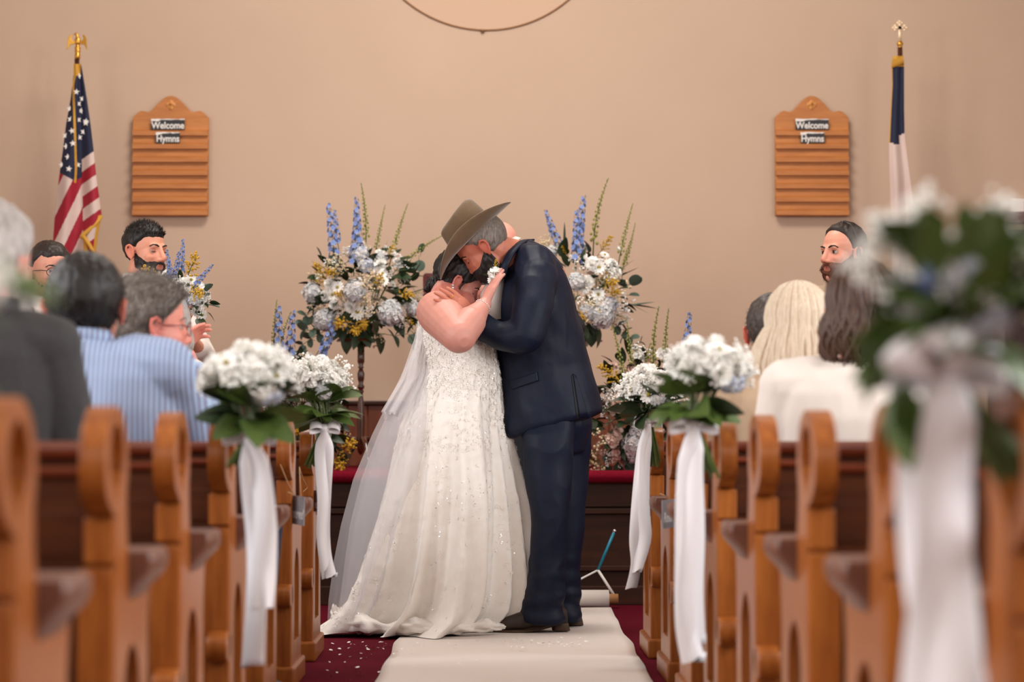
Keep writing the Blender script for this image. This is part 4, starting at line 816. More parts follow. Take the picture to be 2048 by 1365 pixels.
def skin_tint(o, Ms, base, ss=1.0, deep=(.80, .42, .36), stubble=None):   # skin colour; lips, ears, cheeks redder
    me = o.data; W = top_matrix(o); Mi = Ms.inverted() @ W; n = len(me.vertices); co = np.empty(n * 3); me.vertices.foreach_get('co', co); co = co.reshape(-1, 3)
    A = np.array(Mi); p = (co @ A[:3, :3].T + A[:3, 3]) / ss
    col = np.tile(np.array(base[:3]), (n, 1)); nz = np.array([noise.noise(V(q * 30)) for q in p]) * .06
    col *= (1 + nz)[:, None]
    def blend(w_, c): nonlocal col; w_ = np.clip(w_, 0, 1)[:, None]; col = col * (1 - w_) + np.array(c) * w_
    inh = (np.abs(p[:, 0]) < .12) & (p[:, 2] > -.14) & (p[:, 1] > -.12) & (p[:, 2] < .2) & (p[:, 1] < .14)
    red = np.array(base[:3]) * np.array([.92, .60, .58])
    blend(inh * np.clip((np.abs(p[:, 0]) - .072) / .008, 0, 1) * .8, red)                                   # ears
    g_ = lambda x, y, z, r: np.exp(-(((p - np.array([x, y, z])) / r) ** 2).sum(1))
    blend((g_(.04, .08, -.02, .022) + g_(-.04, .08, -.02, .022)) * .4 + g_(0, .118, -.025, .016) * .5, red)
    blend(g_(0, .095, -.059, np.array([.026, .016, .012])) * .9, np.array(base[:3]) * np.array([.70, .38, .38]))
    if stubble is not None:
        w_ = inh * (np.clip((-.028 - p[:, 2]) / .02, 0, 1) * np.clip((p[:, 1] + .01) / .02, 0, 1)); blend(w_ * .45, stubble[:3])
    at = me.color_attributes.new('tint', 'FLOAT_COLOR', 'POINT'); at.data.foreach_set('color', np.concatenate([col, np.ones((n, 1))], 1).ravel())
def eye_dents(Ms, ss=1.0):
    def f(co, no):
        A = np.array(Ms.inverted()); p = (co @ A[:3, :3].T + A[:3, 3]) / ss; R = np.array(Ms)[:3, :3]; fw = R @ np.array([0, 1, 0]); d = 0
        for q in (-1, 1): d = d + np.exp(-(((p - np.array([q * .032, .088, .008])) / np.array([.019, .03, .012])) ** 2).sum(1)) * .010 * ss
        return co - fw[None, :] * d[:, None]
    return f
def face_bits(par, Ms, s=1.0, brow=HB, eyes=True, closed=False, thick=.0036):
    T = lambda x, y, z: Ms @ V((x * s, y * s, z * s)); R3 = Ms.to_3x3().normalized()
    for q in (-1, 1):
        if eyes:
            b = MB(); c = T(q * .032, .0725, .008); b.ell(c, (.0118 * s,) * 3, R3, 14); b.ell(c + R3 @ V((0, .0088 * s, 0)), (.0066 * s, .0036 * s, .0066 * s), R3, 12, 1); b.build('eye', [EYEW, IRIS], par)
            b = MB(); n = 9; 
            rows = []
            for i in range(n):
                a = -1.1 + 2.2 * i / (n - 1); lid = .95 if not closed else 1.75
                rows.append([c + R3 @ (V((math.sin(a) * math.cos(e), math.cos(a) * math.cos(e), math.sin(e))) * .0128 * s) for e in [PI / 2 * .9 - k * lid / 4 for k in range(5)]])
            b.sheet(rows); o = b.build('eyelid', SKINM, par); solid(o, .001)
            at = o.data.color_attributes.new('tint', 'FLOAT_COLOR', 'POINT'); at.data.foreach_set('color', list(C(190, 120, 98)) * len(o.data.vertices))
            b = MB(); e_ = PI / 2 * .9 - lid; b.tube([c + R3 @ (V((math.sin(a) * math.cos(e_), math.cos(a) * math.cos(e_), math.sin(e_))) * .0136 * s) for a in [-1 + .25 * k for k in range(9)]], .0011 * s, 5); b.build('eyelashes', HB, par)
        b = MB(); b.chain([T(q * .014, .0905, .029), T(q * .026, .0905, .034), T(q * .040, .084, .034), T(q * .051, .073, .027)], [x * s for x in (thick, thick * 1.15, thick, thick * .5)], 8); b.build('eyebrow', brow, par)
def shell(par, Ms, m, mask, s=1.0, thick=.012, rough=.003, nz=(28, 28, 9), name='hair', res=(132, 96), seed=0, sink=.009):
    nu, nv = res; th = np.linspace(0.02, PI - .02, nv); ph = np.linspace(0, 2 * PI, nu, endpoint=False); TH, PH = np.meshgrid(th, ph, indexing='ij')
    d = np.stack([np.sin(TH) * np.cos(PH), np.sin(TH) * np.sin(PH), np.cos(TH)], -1).reshape(-1, 3); R = head_base(d); P = d * R[:, None]
    k = np.clip(mask(P[:, 0], P[:, 1], P[:, 2]), 0, 1); t = -sink + (sink + thick) * k ** .85
    n1 = np.array([noise.noise(V((q[0] * nz[0] * 3, q[1] * nz[1] * 3 + seed, q[2] * nz[2] * 3))) for q in P]); t = t + n1 * rough * k * 2
    Q = (d * (R + t)[:, None]) * s; A = np.array(Ms); Q = Q @ A[:3, :3].T + A[:3, 3]
    b = MB(); b.v = [tuple(q) for q in Q]; kk = k.reshape(nv, nu)
    for i in range(nv - 1):
        for j in range(nu):
            j2 = (j + 1) % nu
            if max(kk[i, j], kk[i, j2], kk[i + 1, j], kk[i + 1, j2]) > .02: b.f.append((i * nu + j, (i + 1) * nu + j, (i + 1) * nu + j2, i * nu + j2)); b.m.append(0)
    return b.build(name, m, par)
def strands(b, Ms, mask, n, L, flow, s=1.0, r=.0009, off=.006, seed=1, segs=4, jit=.3):
    rnd = random.Random(seed); done = 0; A = Ms; R3 = Ms.to_3x3().normalized(); tries = 0
    while done < n and tries < n * 20:
        tries += 1; d = V((rnd.gauss(0, 1), rnd.gauss(0, 1), rnd.gauss(0, 1))).normalized(); R = head_base(np.array([d[:]]))[0]; p = d * R
        if mask(np.array([p.x]), np.array([p.y]), np.array([p.z]))[0] < .5: continue
        done += 1; dirv = (flow(p, d) + V([rnd.uniform(-jit, jit) for _ in range(3)])).normalized(); Ls = L * rnd.uniform(.6, 1.2); pts = []
        q = p + d * off
        for k in range(segs + 1): pts.append(A @ (q * s)); q = q + (dirv * (1 - k / segs * .4) + flow(p, d) * .3) * (Ls / segs)
        b.tube(pts, [r * (1 - .8 * k / segs) for k in range(segs + 1)], 3)
def short_mask(front=.075, side=.0, back=-.06):              # scalp hair of a man seen from outside
    def f(x, y, z):
        lim = np.where(y > .02, np.interp(y, [.02, .05, .075, .1], [side + .03, side + .06, front, front + .02]), np.interp(y, [-.1, -.05, -.02, .0, .02], [back, back, back + .02, side, side + .03])); return np.clip((z - lim) / .026 + .5, 0, 1)
    return f
def beard_mask(low=-.2, top=-.028, mouth=True):
    def f(x, y, z):
        line = np.interp(y, [-.02, .02, .06, .1], [.01, -.018, top - .014, top - .010])
        k = np.clip((line - z) / .024 + .4, 0, 1) * np.clip((y + .014) / .022, 0, 1)
        if mouth: k = k * (1 - np.exp(-((x / .021) ** 2 + ((z + .058) / .010) ** 2) ** 2) * (y > .05))
        return k
    return f
def torso_prims(b, J, inf=0.0, w_=1.0, neck=True):
    r, f = J['r'], J['f']
    sec = [(J['pel'] - V((0, 0, .07)), .10, .09), (J['pel'], .172, .13), (J['waist'], .16, .118), (J['chest'], .185, .130), (J['shl'] - V((0, 0, .03)), .185, .105), (J['shl'] + V((0, 0, .026)), .135, .085), (J['neck'], .066, .062)]
    b.loft([(c, r * (rx * w_ + inf), f * (ry * (.5 + .5 * w_) + inf)) for c, rx, ry in sec], 28, 2.3)
def arm_prims(b, J, side, inf=0.0, k=1.0, upto=1.0):
    sh, el, wr = J['sh' + side], J['el' + side], J['wr' + side]
    b.cap(J['shl'].lerp(sh, .6), sh, .062 * k + inf, .056 * k + inf); b.cap(sh, el, .054 * k + inf, .043 * k + inf); b.cap(el, el.lerp(wr, upto), .043 * k + inf, (.043 + (.028 - .043) * upto) * k + inf)
def leg_prims(b, J, side, inf=0.0, k=1.0):
    hp, kn, an = J['hip' + side], J['kn' + side], J['an' + side]; b.cap(hp, kn, .085 * k + inf, .060 * k + inf); b.cap(kn, an, .058 * k + inf, .042 * k + inf)
def hand_prims(b, wrist, fwd, back, side, s=1.0, curl=(.35, .4, .4, .45), spread=.05, thumb=1.0):
    """fwd: towards the fingers, back: out of the back of the hand, side +1 when the thumb lies towards fwd x back"""
    f = V(fwd).normalized(); n = (V(back) - f * V(back).dot(f)).normalized(); x = f.cross(n) * side
    P = lambda a, c, e: V(wrist) + (x * a + f * c + n * e) * s
    b.loft([(P(0, -.01, 0), x * .024 * s, n * .018 * s), (P(.002, .03, 0), x * .034 * s, n * .017 * s), (P(.0, .075, .002), x * .041 * s, n * .014 * s), (P(-.001, .093, .0), x * .037 * s, n * .010 * s)], 14, 2.6)
    L = [(.044, .026, .021), (.048, .030, .022), (.044, .028, .021), (.034, .022, .019)]
    for i, xo in enumerate((.029, .010, -.010, -.029)):
        a = 0; p = V((xo, .088 - abs(i - 1) * .003, 0)); pts = [P(p.x, p.y - .02, p.z), P(*p)]; sp = spread * (1.5 - i)
        for j in range(3): a += curl[i] * (.6, 1.2, .8)[j]; p = p + V((math.sin(sp) * L[i][j], math.cos(a) * L[i][j], -math.sin(a) * L[i][j])); pts.append(P(*p))
        b.chain(pts, [q * s for q in (.0098, .0096, .0088, .0082, .0072)], 10)
    p0 = V((.022, .018, -.006)); b.chain([P(*p0), P(.044, .048, -.014 * thumb), P(.056, .078, -.022 * thumb), P(.060, .100, -.030 * thumb)], [q * s for q in (.015, .012, .0105, .009)], 10)
    return P
def shoe(b, an, f, L=.26):
    f = V((f.x, f.y, 0)).normalized(); r = V((f.y, -f.x, 0)); g0 = V((an.x, an.y, .0))
    b.loft([(g0 - f * .06 + V((0, 0, .035)), r * .03, V((0, 0, .032))), (g0 - f * .03 + V((0, 0, .045)), r * .038, V((0, 0, .045))), (g0 + f * .05 + V((0, 0, .040)), r * .042, V((0, 0, .040))), (g0 + f * .12 + V((0, 0, .030)), r * .046, V((0, 0, .030))), (g0 + f * .185 + V((0, 0, .02)), r * .028, V((0, 0, .02)))], 16, 2.6); b.cap(an, g0 + V((0, 0, .06)), .045, .045)
def person(label, hd, face, body=None, seated=True, floor=0, skin=C(224, 160, 134), top=WHITEC, bottom=DENIM, w_=1.0, s=1.0, arms=None, hands=None, top_up=1.0, brow=HB, eyes=True, closed=False, full=0, vox=.006, armk=1.0, stub=None, roll=0, topname='shirt', wr_amp=.006, lean=V((0, 0, 0)), collar=True, nl=.115):
    FULL[0] = full; f = V(face).normalized(); Ms = Matrix.Translation(hd) @ frame_from(f).to_4x4() @ Matrix.Rotation(roll, 4, 'Y')
    bf = V(body or (face[0], face[1], 0)).normalized(); r = V((bf.y, -bf.x, 0)); J = {'r': r, 'f': bf}
    nk = V(hd) - bf * .03 * s - V((0, 0, nl * s)); J['neck'] = nk
    J['shl'] = nk - V((0, 0, .062)); sw = .172 * w_
    if seated: pz = .52; J['pel'] = V((nk.x, nk.y, pz)) - lean
    else: J['pel'] = V((nk.x, nk.y, floor + .93 * (nk.z - floor) / 1.46)) - lean
    J['waist'] = J['pel'].lerp(nk, .30); J['chest'] = J['pel'].lerp(nk, .66) + bf * .01
    for sd, q in (('L', -1), ('R', 1)):
        J['sh' + sd] = J['shl'] + r * sw * q - V((0, 0, .012)); J['hip' + sd] = J['pel'] + r * .09 * q
        if seated:
            J['kn' + sd] = J['hip' + sd] + bf * .40 + r * .04 * q; J['an' + sd] = V((J['kn' + sd].x, J['kn' + sd].y, .09)) - bf * .04
            J['el' + sd] = J['sh' + sd] + V((0, 0, -.27)) + r * .05 * q + bf * .04; J['wr' + sd] = J['pel'] + bf * .26 + r * .08 * q + V((0, 0, .10))
        else:
            J['kn' + sd] = J['hip' + sd] + V((0, 0, -.42)) * (J['pel'].z - floor) / .93 + bf * .01; J['an' + sd] = V((J['kn' + sd].x, J['kn' + sd].y, floor + .09)) - bf * .02
            J['el' + sd] = J['sh' + sd] + V((0, 0, -.28)) + r * .04 * q; J['wr' + sd] = J['el' + sd] + V((0, 0, -.12)) + bf * .20 - r * .12 * q
    if arms: J.update(arms)
    t = thing('person', label, 'person', (J['pel'].x, J['pel'].y, floor))
    b = MB(); head_prims(b, Ms, s, full=full); b.cap(V(hd) - f * .02 * s - V((0, 0, .05 * s)), nk - V((0, 0, .02)), (.056 + full * .012) * s, (.062 + full * .012) * s, 16); torso_prims(b, J, -.012, w_)
    for sd in 'LR': arm_prims(b, J, sd, -.006, armk); leg_prims(b, J, sd, -.008)
    for sd, q in (('L', 1), ('R', -1)):
        if hands and sd in hands: hf, hb = hands[sd]
        else: hf = (J['wr' + sd] - J['el' + sd]).normalized(); hf = (hf + bf * .6 - r * .2 * (-q) * -1).normalized(); hb = V((0, 0, 1))
        hand_prims(b, J['wr' + sd], hf, hb, q, .95 * s)
    o = fuse(b, 'body', SKINM, t, vox, 3 if vox < .006 else 2, deform=eye_dents(Ms, s)); skin_tint(o, Ms, skin, s, stubble=stub)
    face_bits(t, Ms, s, brow, eyes, closed)
    b = MB(); torso_prims(b, J, .010, w_)
    for sd in 'LR': arm_prims(b, J, sd, .010, armk, top_up)
    fuse(b, topname, top, t, .008, 5, deform=wrinkle(wr_amp, 7, 7, 4, len(label)))
    b = MB(); b.loft([(J['pel'] - V((0, 0, .09)), r * .13, bf * .12), (J['pel'], r * .185, bf * .148), (J['pel'] + V((0, 0, .07)), r * .18, bf * .14)], 24)
    for sd in 'LR': leg_prims(b, J, sd, .012)
    fuse(b, 'trousers', bottom, t, .012, 4)
    for sd in 'LR':
        b = MB(); shoe(b, J['an' + sd], bf); fuse(b, 'shoe', BLACK, t, .010, 2)
    if collar:
        b = MB(); n = 28; rows = []
        for i in range(n + 1):
            a = PI / 2 + .22 + (2 * PI - .44) * i / n; cdv = r * math.cos(a) + bf * math.sin(a); c0 = nk - V((0, 0, .012)) - bf * .002
            up_ = .012 * (1 - math.sin(a)) / 2
            rows.append([c0 + cdv * (.070 + .002 * k) * (1 + full * .1) * s + V((0, 0, .030 + up_ - .022 * max(0, k - 1) - (.030 if k == 0 else 0))) for k in (0, 1, 1.6, 2.8)])
        b.sheet(rows); solid(b.build('collar', top, t), .004)
    return t, Ms, J
def glasses(par, Ms, s=1.0, m=BLACK, r=.0014, rx=.026, rz=.018):
    T = lambda x, y, z: Ms @ V((x * s, y * s, z * s)); y0 = .106
    for q in (-1, 1):
        pts = [T(q * .032 + rx * math.cos(a) , y0 - .006 * abs(math.cos(a)) * (1 if math.cos(a) * q > 0 else 0), .004 + rz * math.sin(a) * (1.1 if math.sin(a) > 0 else 1)) for a in [2 * PI * k / 24 for k in range(25)]]
        b = MB(); b.tube(pts, r * 1.15, 6); b.build('lens_rim', m, par)
        b = MB(); b.add([T(q * .032, y0 - .001, .004)] + pts[:-1], [(0, 1 + k, 1 + (k + 1) % 24) for k in range(24)]); b.build('lens', LENS, par)
        b = MB(); b.tube([T(q * .058, y0 - .006, .010), T(q * .072, y0 - .03, .012), T(q * .082, .0, .010), T(q * .082, -.02, -.004)], r * 1.2, 6); b.build('temple', m, par)
    b = MB(); b.tube([T(-.007, y0, .008), T(0, y0 + .003, .011), T(.007, y0, .008)], r * 1.2, 6); b.build('bridge', m, par)
fl = lambda *v: (lambda p, d: V(v))
SKL = C(232, 166, 142); SKP = C(228, 150, 132)

# --- standing groomsman with dark beard holding a bouquet
f1 = (.80, -.60, -.06); h1 = U(291, 506, 10.5); r1 = V((-.6, -.8, 0))
t1, M1, J1 = person('dark-bearded man in a white shirt standing behind the bouquet of white and blue flowers', h1, f1, seated=False, vox=.004, skin=C(228, 158, 130), closed=True, brow=HB, w_=1.05,
    arms={'elR': U(300, 700, 10.25), 'wrR': U(352, 668, 10.1), 'elL': U(408, 712, 10.6), 'wrL': U(378, 672, 10.3)}, top_up=.35, hands={'R': (V((.35, 0, .9)), V((0, -1, .2))), 'L': (V((-.5, -.2, .8)), V((.8, 0, .2)))})
mk = short_mask(.072, .012, -.045); shell(t1, M1, HB, mk, thick=.010, rough=.0025)
b = MB(); strands(b, M1, lambda x, y, z: mk(x, y, z) * (z > .07), 900, .015, lambda p, d: d * .5 + V((0, .2, .4)), seed=4, r=.0012); b.build('hair_strands', HB, t1)
bm_ = beard_mask(); shell(t1, M1, HBE, bm_, thick=.012, rough=.003, name='beard'); b = MB(); strands(b, M1, bm_, 900, .012, lambda p, d: d * .4 + V((0, .2, -.8)), seed=5, r=.0009, off=.005); b.build('beard_strands', HBE, t1)
A5 = thing('hand_bouquet', 'bouquet of white daisies, blue delphinium and goldenrod held by the bearded man', 'bouquet', tuple(U(372, 600, 10.12)))
arrangement(A5, (368, 594), (50, 44), 10.12,
    [('delphinium', 345, 560, .45, D(-.1, 1, -.5)), ('delphinium', 352, 556, .4, D(.2, 1, -.5)), ('delphinium', 340, 572, .4, D(.1, .7, -.6)), ('delphinium', 374, 612, .45, D(.1, -.1, -1)), ('delphinium', 394, 572, .45, D(.6, .6, -.5)), ('rose', 322, 556, 1), ('rose', 335, 552, 1), ('goldenrod', 318, 564, .8, D(-.5, .5, -.5)), ('goldenrod', 377, 556, 1, D(.3, .6, -.5)), ('goldenrod', 388, 590, .9, D(.4, 0, -.8)), ('daisy', 354, 616, 1.1, D(-.1, -.1, -1)), ('carnation', 362, 590, 1.1), ('carnation', 375, 585, 1), ('chrysanthemum', 350, 586, .9), ('carnation', 410, 598, .9), ('carnation', 400, 610, .9), ('chrysanthemum', 396, 622, .8), ('daisy', 340, 580, .8), ('pale_hydrangea', 390, 600, .6), ('daisy', 385, 562, .8, D(.3, .4, -1)), ('rose', 402, 575, .8), ('carnation', 370, 570, .8), ('chrysanthemum', 380, 604, .7, D(.1, 0, -1)), ('delphinium', 362, 548, .5, D(.1, 1, -.3)), ('daisy', 405, 630, .7, D(.4, -.2, -1))],
    [('eucalyptus_leaf', 412, 585, .9, D(.5, .6)), ('eucalyptus_leaf', 416, 610, 1, D(.6, -.1)), ('leaf', 418, 606, .6, D(1, .0)), ('leaf', 415, 625, .6, D(.8, -.7)), ('dark_broad_leaf', 372, 632, .8, D(.1, -.8, -.5)), ('dark_broad_leaf', 395, 636, .7, D(.5, -.7, -.5)), ('green_leaf', 378, 615, .7, D(.2, .9, -.5)), ('dark_broad_leaf', 355, 640, .7, D(-.3, -.8, -.5))],
    [('leaf', 30, .45, .65, .95), ('baby_breath', 8, .4, .6, .95), ('dark_broad_leaf', 12, .4, .6, .9)], 17)

# --- standing groomsman with glasses and suspenders
h2 = U(100, 548, 10.5)
t2, M2, J2 = person('man in black glasses, white shirt and brown suspenders standing by the striped flag', h2, (.55, -.84, -.05), body=(.35, -.94, 0), seated=False, vox=.004, skin=C(222, 154, 130), stub=C(90, 60, 48), full=.25, w_=1.0, brow=HDB)
mk2 = short_mask(.068, .02, -.03); shell(t2, M2, HDB, mk2, thick=.006, rough=.002); glasses(t2, M2)
shell(t2, M2, HDB, lambda x, y, z: beard_mask()(x, y, z) * .35, thick=.004, name='stubble', sink=.005)
for q in (-1, 1):
    b = MB(); rows = []
    for k in range(9):
        a = k / 8; p = J2['shl'] + J2['r'] * q * (.10 - .01 * a) + J2['f'] * (.02 + .135 * math.sin(min(1, a * 1.6) * PI / 2)) + V((0, 0, .045 * math.cos(a * 1.5) - .36 * a * a)); rows.append([p - J2['r'] * .016, p, p + J2['r'] * .016])
    b.sheet(rows); solid(b.build('suspender', TATT, t2), .004)

# --- standing man on the right, long dark hair, reddish beard
h3 = U(1684, 510, 10.3)
t3, M3, J3 = person('long-haired man with reddish beard in a beige suit standing at the right', h3, (-.80, -.60, -.02), seated=False, vox=.004, skin=C(224, 154, 128), top=BEIGE, topname='jacket', brow=HDB, w_=1.0)
def mk3(x, y, z): return np.clip((z - np.interp(y, [-.1, -.02, .01, .03, .05, .08], [-.1, -.03, .03, .075, .10, .12])) / .012 + .5, 0, 1)
shell(t3, M3, HDB, mk3, thick=.010, rough=.002); bm3 = beard_mask(); shell(t3, M3, HRB, bm3, thick=.015, rough=.004, name='beard'); b = MB(); strands(b, M3, bm3, 900, .018, lambda p, d: d * .5 + V((0, .2, -.8)), seed=6, r=.0009); b.build('beard_strands', HRB, t3)
def locks(Ms, n, a0, a1, zend, r, wave=.006, s=1.0, seed=2, out=.012, top=.12, back=-.03, spread=1.0, r1=.35):
    b = MB(); rnd = random.Random(seed)
    for i in range(n):
        a = a0 + (a1 - a0) * (i + rnd.random()) / n; lay = rnd.uniform(0, 1); pts = []; rr = []; ze = zend * rnd.uniform(.82, 1.05); ph = rnd.uniform(0, 6)
        for k in range(15):
            u = k / 14
            if u < .4: e = PI / 2 * (1 - u / .4) * .94; d = V((math.sin(a) * math.cos(e), -math.cos(a) * math.cos(e), math.sin(e))); R = head_base(np.array([d[:]]))[0]; p = d * (R + out * (.5 + .5 * lay))
            else: q = (u - .4) / .6; p = p0 + V((math.sin(a) * .02 * spread * math.sin(q * 3), -math.cos(a) * .012 * math.sin(q * 3), ze * q))
            if k <= 5: p0 = p.copy()
            p = p + V((math.sin(a + 1.57), -math.cos(a + 1.57), 0)) * wave * math.sin(u * 11 + ph) * u
            pts.append(Ms @ (p * s)); rr.append(r * (.55 + .6 * math.sin(PI * min(1, u * 1.1 + .1)) if u < .9 else r1) * s if u < .9 else r * r1 * s)
        b.tube(pts, rr, 6)
    return b
locks(M3, 46, -1.5, 1.35, -.20, .009, .006).build('long_hair', HDB, t3)
b = MB(); b.loft([(J3['neck'] + J3['f'] * .07 + J3['r'] * q * .035 + V((0, 0, -.02)), J3['r'] * w2, V((0, 0, h_))) for q, w2, h_ in ((-1, .004, .018), (-.2, .004, .010), (.2, .004, .010), (1, .004, .018))], 10); b.build('bow_tie', HDB, t3)

# --- the officiant behind the couple
h4 = U(1001, 502, 10.75)
t4, M4, J4 = person('bald officiant in a black suit standing hidden behind the couple', h4, (-.05, -1, -.1), seated=False, vox=.006, skin=C(232, 158, 140), top=BLACKS, topname='jacket', bottom=BLACKS, w_=1.15, arms={'elL': U(1146, 655, 10.72), 'wrL': U(1075, 690, 10.45), 'elR': U(880, 665, 10.7), 'wrR': U(960, 700, 10.45)})

# --- guests seated on the left
def seat_y(row): return row + .36
h5 = U(-26, 545, 5.12)
t5, M5, J5 = person('silver-haired man in a dark grey suit seated at the far left', h5, (.45, .88, 0), body=(.1, 1, 0), top=GREYS, topname='jacket', w_=.86, s=1.02, skin=C(226, 160, 140), armk=1.0, full=.3, eyes=False, nl=.085)
mk5 = short_mask(.08, -.0, -.05); shell(t5, M5, HSG, mk5, thick=.014, rough=.004, s=1.02); shell(t5, M5, HSG, beard_mask(), thick=.014, s=1.02, name='beard')
h6 = U(172, 624, 6.0)
t6, M6, J6 = person('dark short-haired man in a blue striped shirt seen from behind', h6, (.06, 1, 0), body=(.16, 1, 0), top=BLUEST, w_=1.25, s=1.0, skin=C(212, 140, 118), armk=1.25, full=.3, nl=.075, eyes=False, stub=C(90, 60, 50), arms={'elR': U(392, 880, 6.15), 'wrR': U(360, 960, 6.35)})
mk6 = short_mask(.075, .0, -.082); shell(t6, M6, HB, mk6, thick=.008, rough=.002, s=1.0)
b = MB(); strands(b, M6, lambda x, y, z: mk6(x, y, z), 1500, .016, lambda p, d: d * .5 + V((0, .3, -.5)), seed=8, r=.0009, s=1.0, off=.004); b.build('hair_strands', HB, t6)
h7 = U(298, 660, 6.95)
t7, M7, J7 = person('grey-haired man in red-framed glasses looking right, seated on the left', h7, (.88, .40, -.03), body=(.5, .86, 0), top=BLUEPL, w_=1.1, s=1.06, skin=C(226, 146, 128), vox=.005, full=.2, nl=.085, stub=C(150, 120, 110), brow=HG)
mk7 = short_mask(.080, .0, -.075); shell(t7, M7, HG, mk7, thick=.014, rough=.004, s=1.06)
b = MB(); strands(b, M7, lambda x, y, z: mk7(x, y, z) * (z > -.02), 3600, .026, lambda p, d: d * .7 + V((0, .5, .3)), seed=9, r=.0009, s=1.06, off=.006, jit=.35); b.build('hair_strands', HG, t7)
glasses(t7, M7, 1.06, mat('red_frame', C(120, 30, 34), .3))
h8 = U(322, 665, 7.9)
t8, M8, J8 = person('grey-haired woman clapping her hands, hidden behind the man in red glasses', h8, (.5, .86, 0), body=(.35, .93, 0), top=CREAM, topname='blouse', w_=.95, skin=C(232, 150, 132), vox=.005, eyes=False,
    arms={'elL': U(330, 790, 8.2), 'wrL': U(352, 722, 8.28), 'elR': U(412, 790, 7.95), 'wrR': U(392, 742, 8.15)}, hands={'L': (V((.45, .1, .75)), V((-.6, .3, .3))), 'R': (V((-.45, .25, .65)), V((.6, -.6, .2)))}, brow=HG)
locks(M8, 60, -2.3, 2.3, -.10, .010, .012).build('hair', HSG, t8)
b = MB(); c = J8['wrL'] + V((.01, -.01, .0)); b.tube([c + V((.030 * math.cos(a), .026 * math.sin(a), .012 * math.cos(a))) for a in [2 * PI * k / 20 for k in range(21)]], .005, 6); b.lathe([(.0, -.004), (.017, -.004), (.019, 0), (.017, .004), (0, .004)], (0, 0, 0), 18); b.v[-18 * 5:] = [tuple(Matrix.Rotation(PI / 2, 3, 'X') @ V(v) + c + V((.006, -.030, .004))) for v in b.v[-18 * 5:]]; b.build('wristwatch', SILV, t8)
h9 = U(66, 722, 7.0)
t9, M9, J9 = person('small brown-haired guest low behind the grey suit, only hair showing', h9, (.1, 1, 0), top=CREAM, w_=.7, s=.85, skin=SKL, eyes=False)
locks(M9, 50, -2.4, 2.4, -.12, .010, .01, s=.9).build('hair', HBR, t9)

# --- guests seated on the right
h10 = U(1546, 672, 8.05)
t10, M10, J10 = person('short dark grey-haired man seated at the right, one ear showing', h10, (.12, 1, 0), top=TAN, w_=1.05, s=1.04, skin=C(218, 132, 112), eyes=False)
mk10 = short_mask(.075, .0, -.06); shell(t10, M10, hairmat('dark_grey', C(84, 72, 66), C(54, 46, 42)), mk10, thick=.009, rough=.003, s=1.04)
b = MB(); strands(b, M10, mk10, 900, .016, lambda p, d: d * .5 + V((0, .2, -.5)), seed=10, r=.001, s=1.04, off=.004); b.build('hair_strands', HAIRS['dark_grey'], t10)
h11 = U(1596, 664, 7.3)
t11, M11, J11 = person('blond long-haired woman in a tan cardigan seated on the right', h11, (.05, 1, 0), top=TAN, topname='cardigan', w_=1.0, skin=SKL, eyes=False, collar=False)
shell(t11, M11, HBL, lambda x, y, z: np.clip((z + .09) / .02, 0, 1) * np.clip((.07 - y) / .02, 0, 1), thick=.012)
locks(M11, 190, -2.0, 2.0, -.27, .0085, .007, out=.022, seed=5, spread=2.6, r1=.2).build('long_hair', HBL, t11)
h12 = U(1722, 634, 6.52)
t12, M12, J12 = person('brown wavy-haired woman in a white top seated on the right, ear showing', h12, (.22, .97, 0), body=(.08, 1, 0), top=CREAM, topname='knit_top', w_=1.2, skin=C(226, 140, 122), eyes=False, collar=False, armk=1.15, s=1.0, wr_amp=.003)
locks(M12, 150, -.80, 2.2, -.16, .010, .022, out=.022, seed=6, spread=1.5, s=1.02, r1=.2).build('long_hair', HBR, t12)
shell(t12, M12, HBR, lambda x, y, z: np.clip((z - np.interp(x, [-.08, -.05, 0], [.035, -.02, -.09])) / .02, 0, 1) * np.clip((.075 - y) / .02, 0, 1), thick=.014, s=1.02)

# ------------------------------------------------------------------ the groom
FULL[0] = .25
gm = thing('person', 'groom in a navy suit and felt cowboy hat kissing the bride', 'person', tuple(U(1090, 1262, 9.9)))
gm.location.z = 0
GD = 9.92
def secs(rows, d): return [((lambda a, c: ((a + c) / 2, (c - a) / 2, V((0, ry, 0))))(U(*l, d), U(*r_, d))) for l, r_, ry in rows]
hg = U(970, 498, 9.80); fg = V((-.72, .10, -.70)); upg = V((-.70, 0, .72)); Rg = frame_from(fg, upg); MG = Matrix.Translation(hg) @ Rg.to_4x4()
shLg = U(1072, 556, 9.72); elLg = U(1050, 672, 9.60); wrLg = U(948, 640, 9.62); shRg = U(1072, 545, 10.14); elRg = U(985, 640, 10.22); wrRg = U(935, 668, 10.06)
b = MB(); head_prims(b, MG, 1.04, full=.25); b.cap(hg + Rg @ V((0, -.03, -.03)), U(1040, 520, GD), .062, .078, 18)
b.loft(secs([((1020, 520), (1078, 505), .10), ((1015, 560), (1130, 540), .20), ((1005, 640), (1145, 640), .19), ((1020, 740), (1150, 740), .13), ((1040, 830), (1160, 830), .12), ((1060, 890), (1140, 890), .09)], GD), 24)
b.chain([shLg, elLg, U(1000, 672, 9.62), wrLg], [.055, .040, .034, .028]); b.chain([shRg, elRg, wrRg], [.055, .045, .030])
for an, kn, hp in ((U(1098, 1215, 9.78), U(1092, 1040, 9.76), U(1095, 860, 9.80)), (U(1128, 1210, 10.06), U(1130, 1040, 10.05), U(1130, 860, 10.03))): b.chain([hp, kn, an], [.06, .05, .045])
hand_prims(b, U(950, 634, 9.60), U(893, 590, 9.56) - U(950, 634, 9.60), V((.15, -.9, .45)), -1, 1.0, (.10, .12, .14, .2), .10, .6)
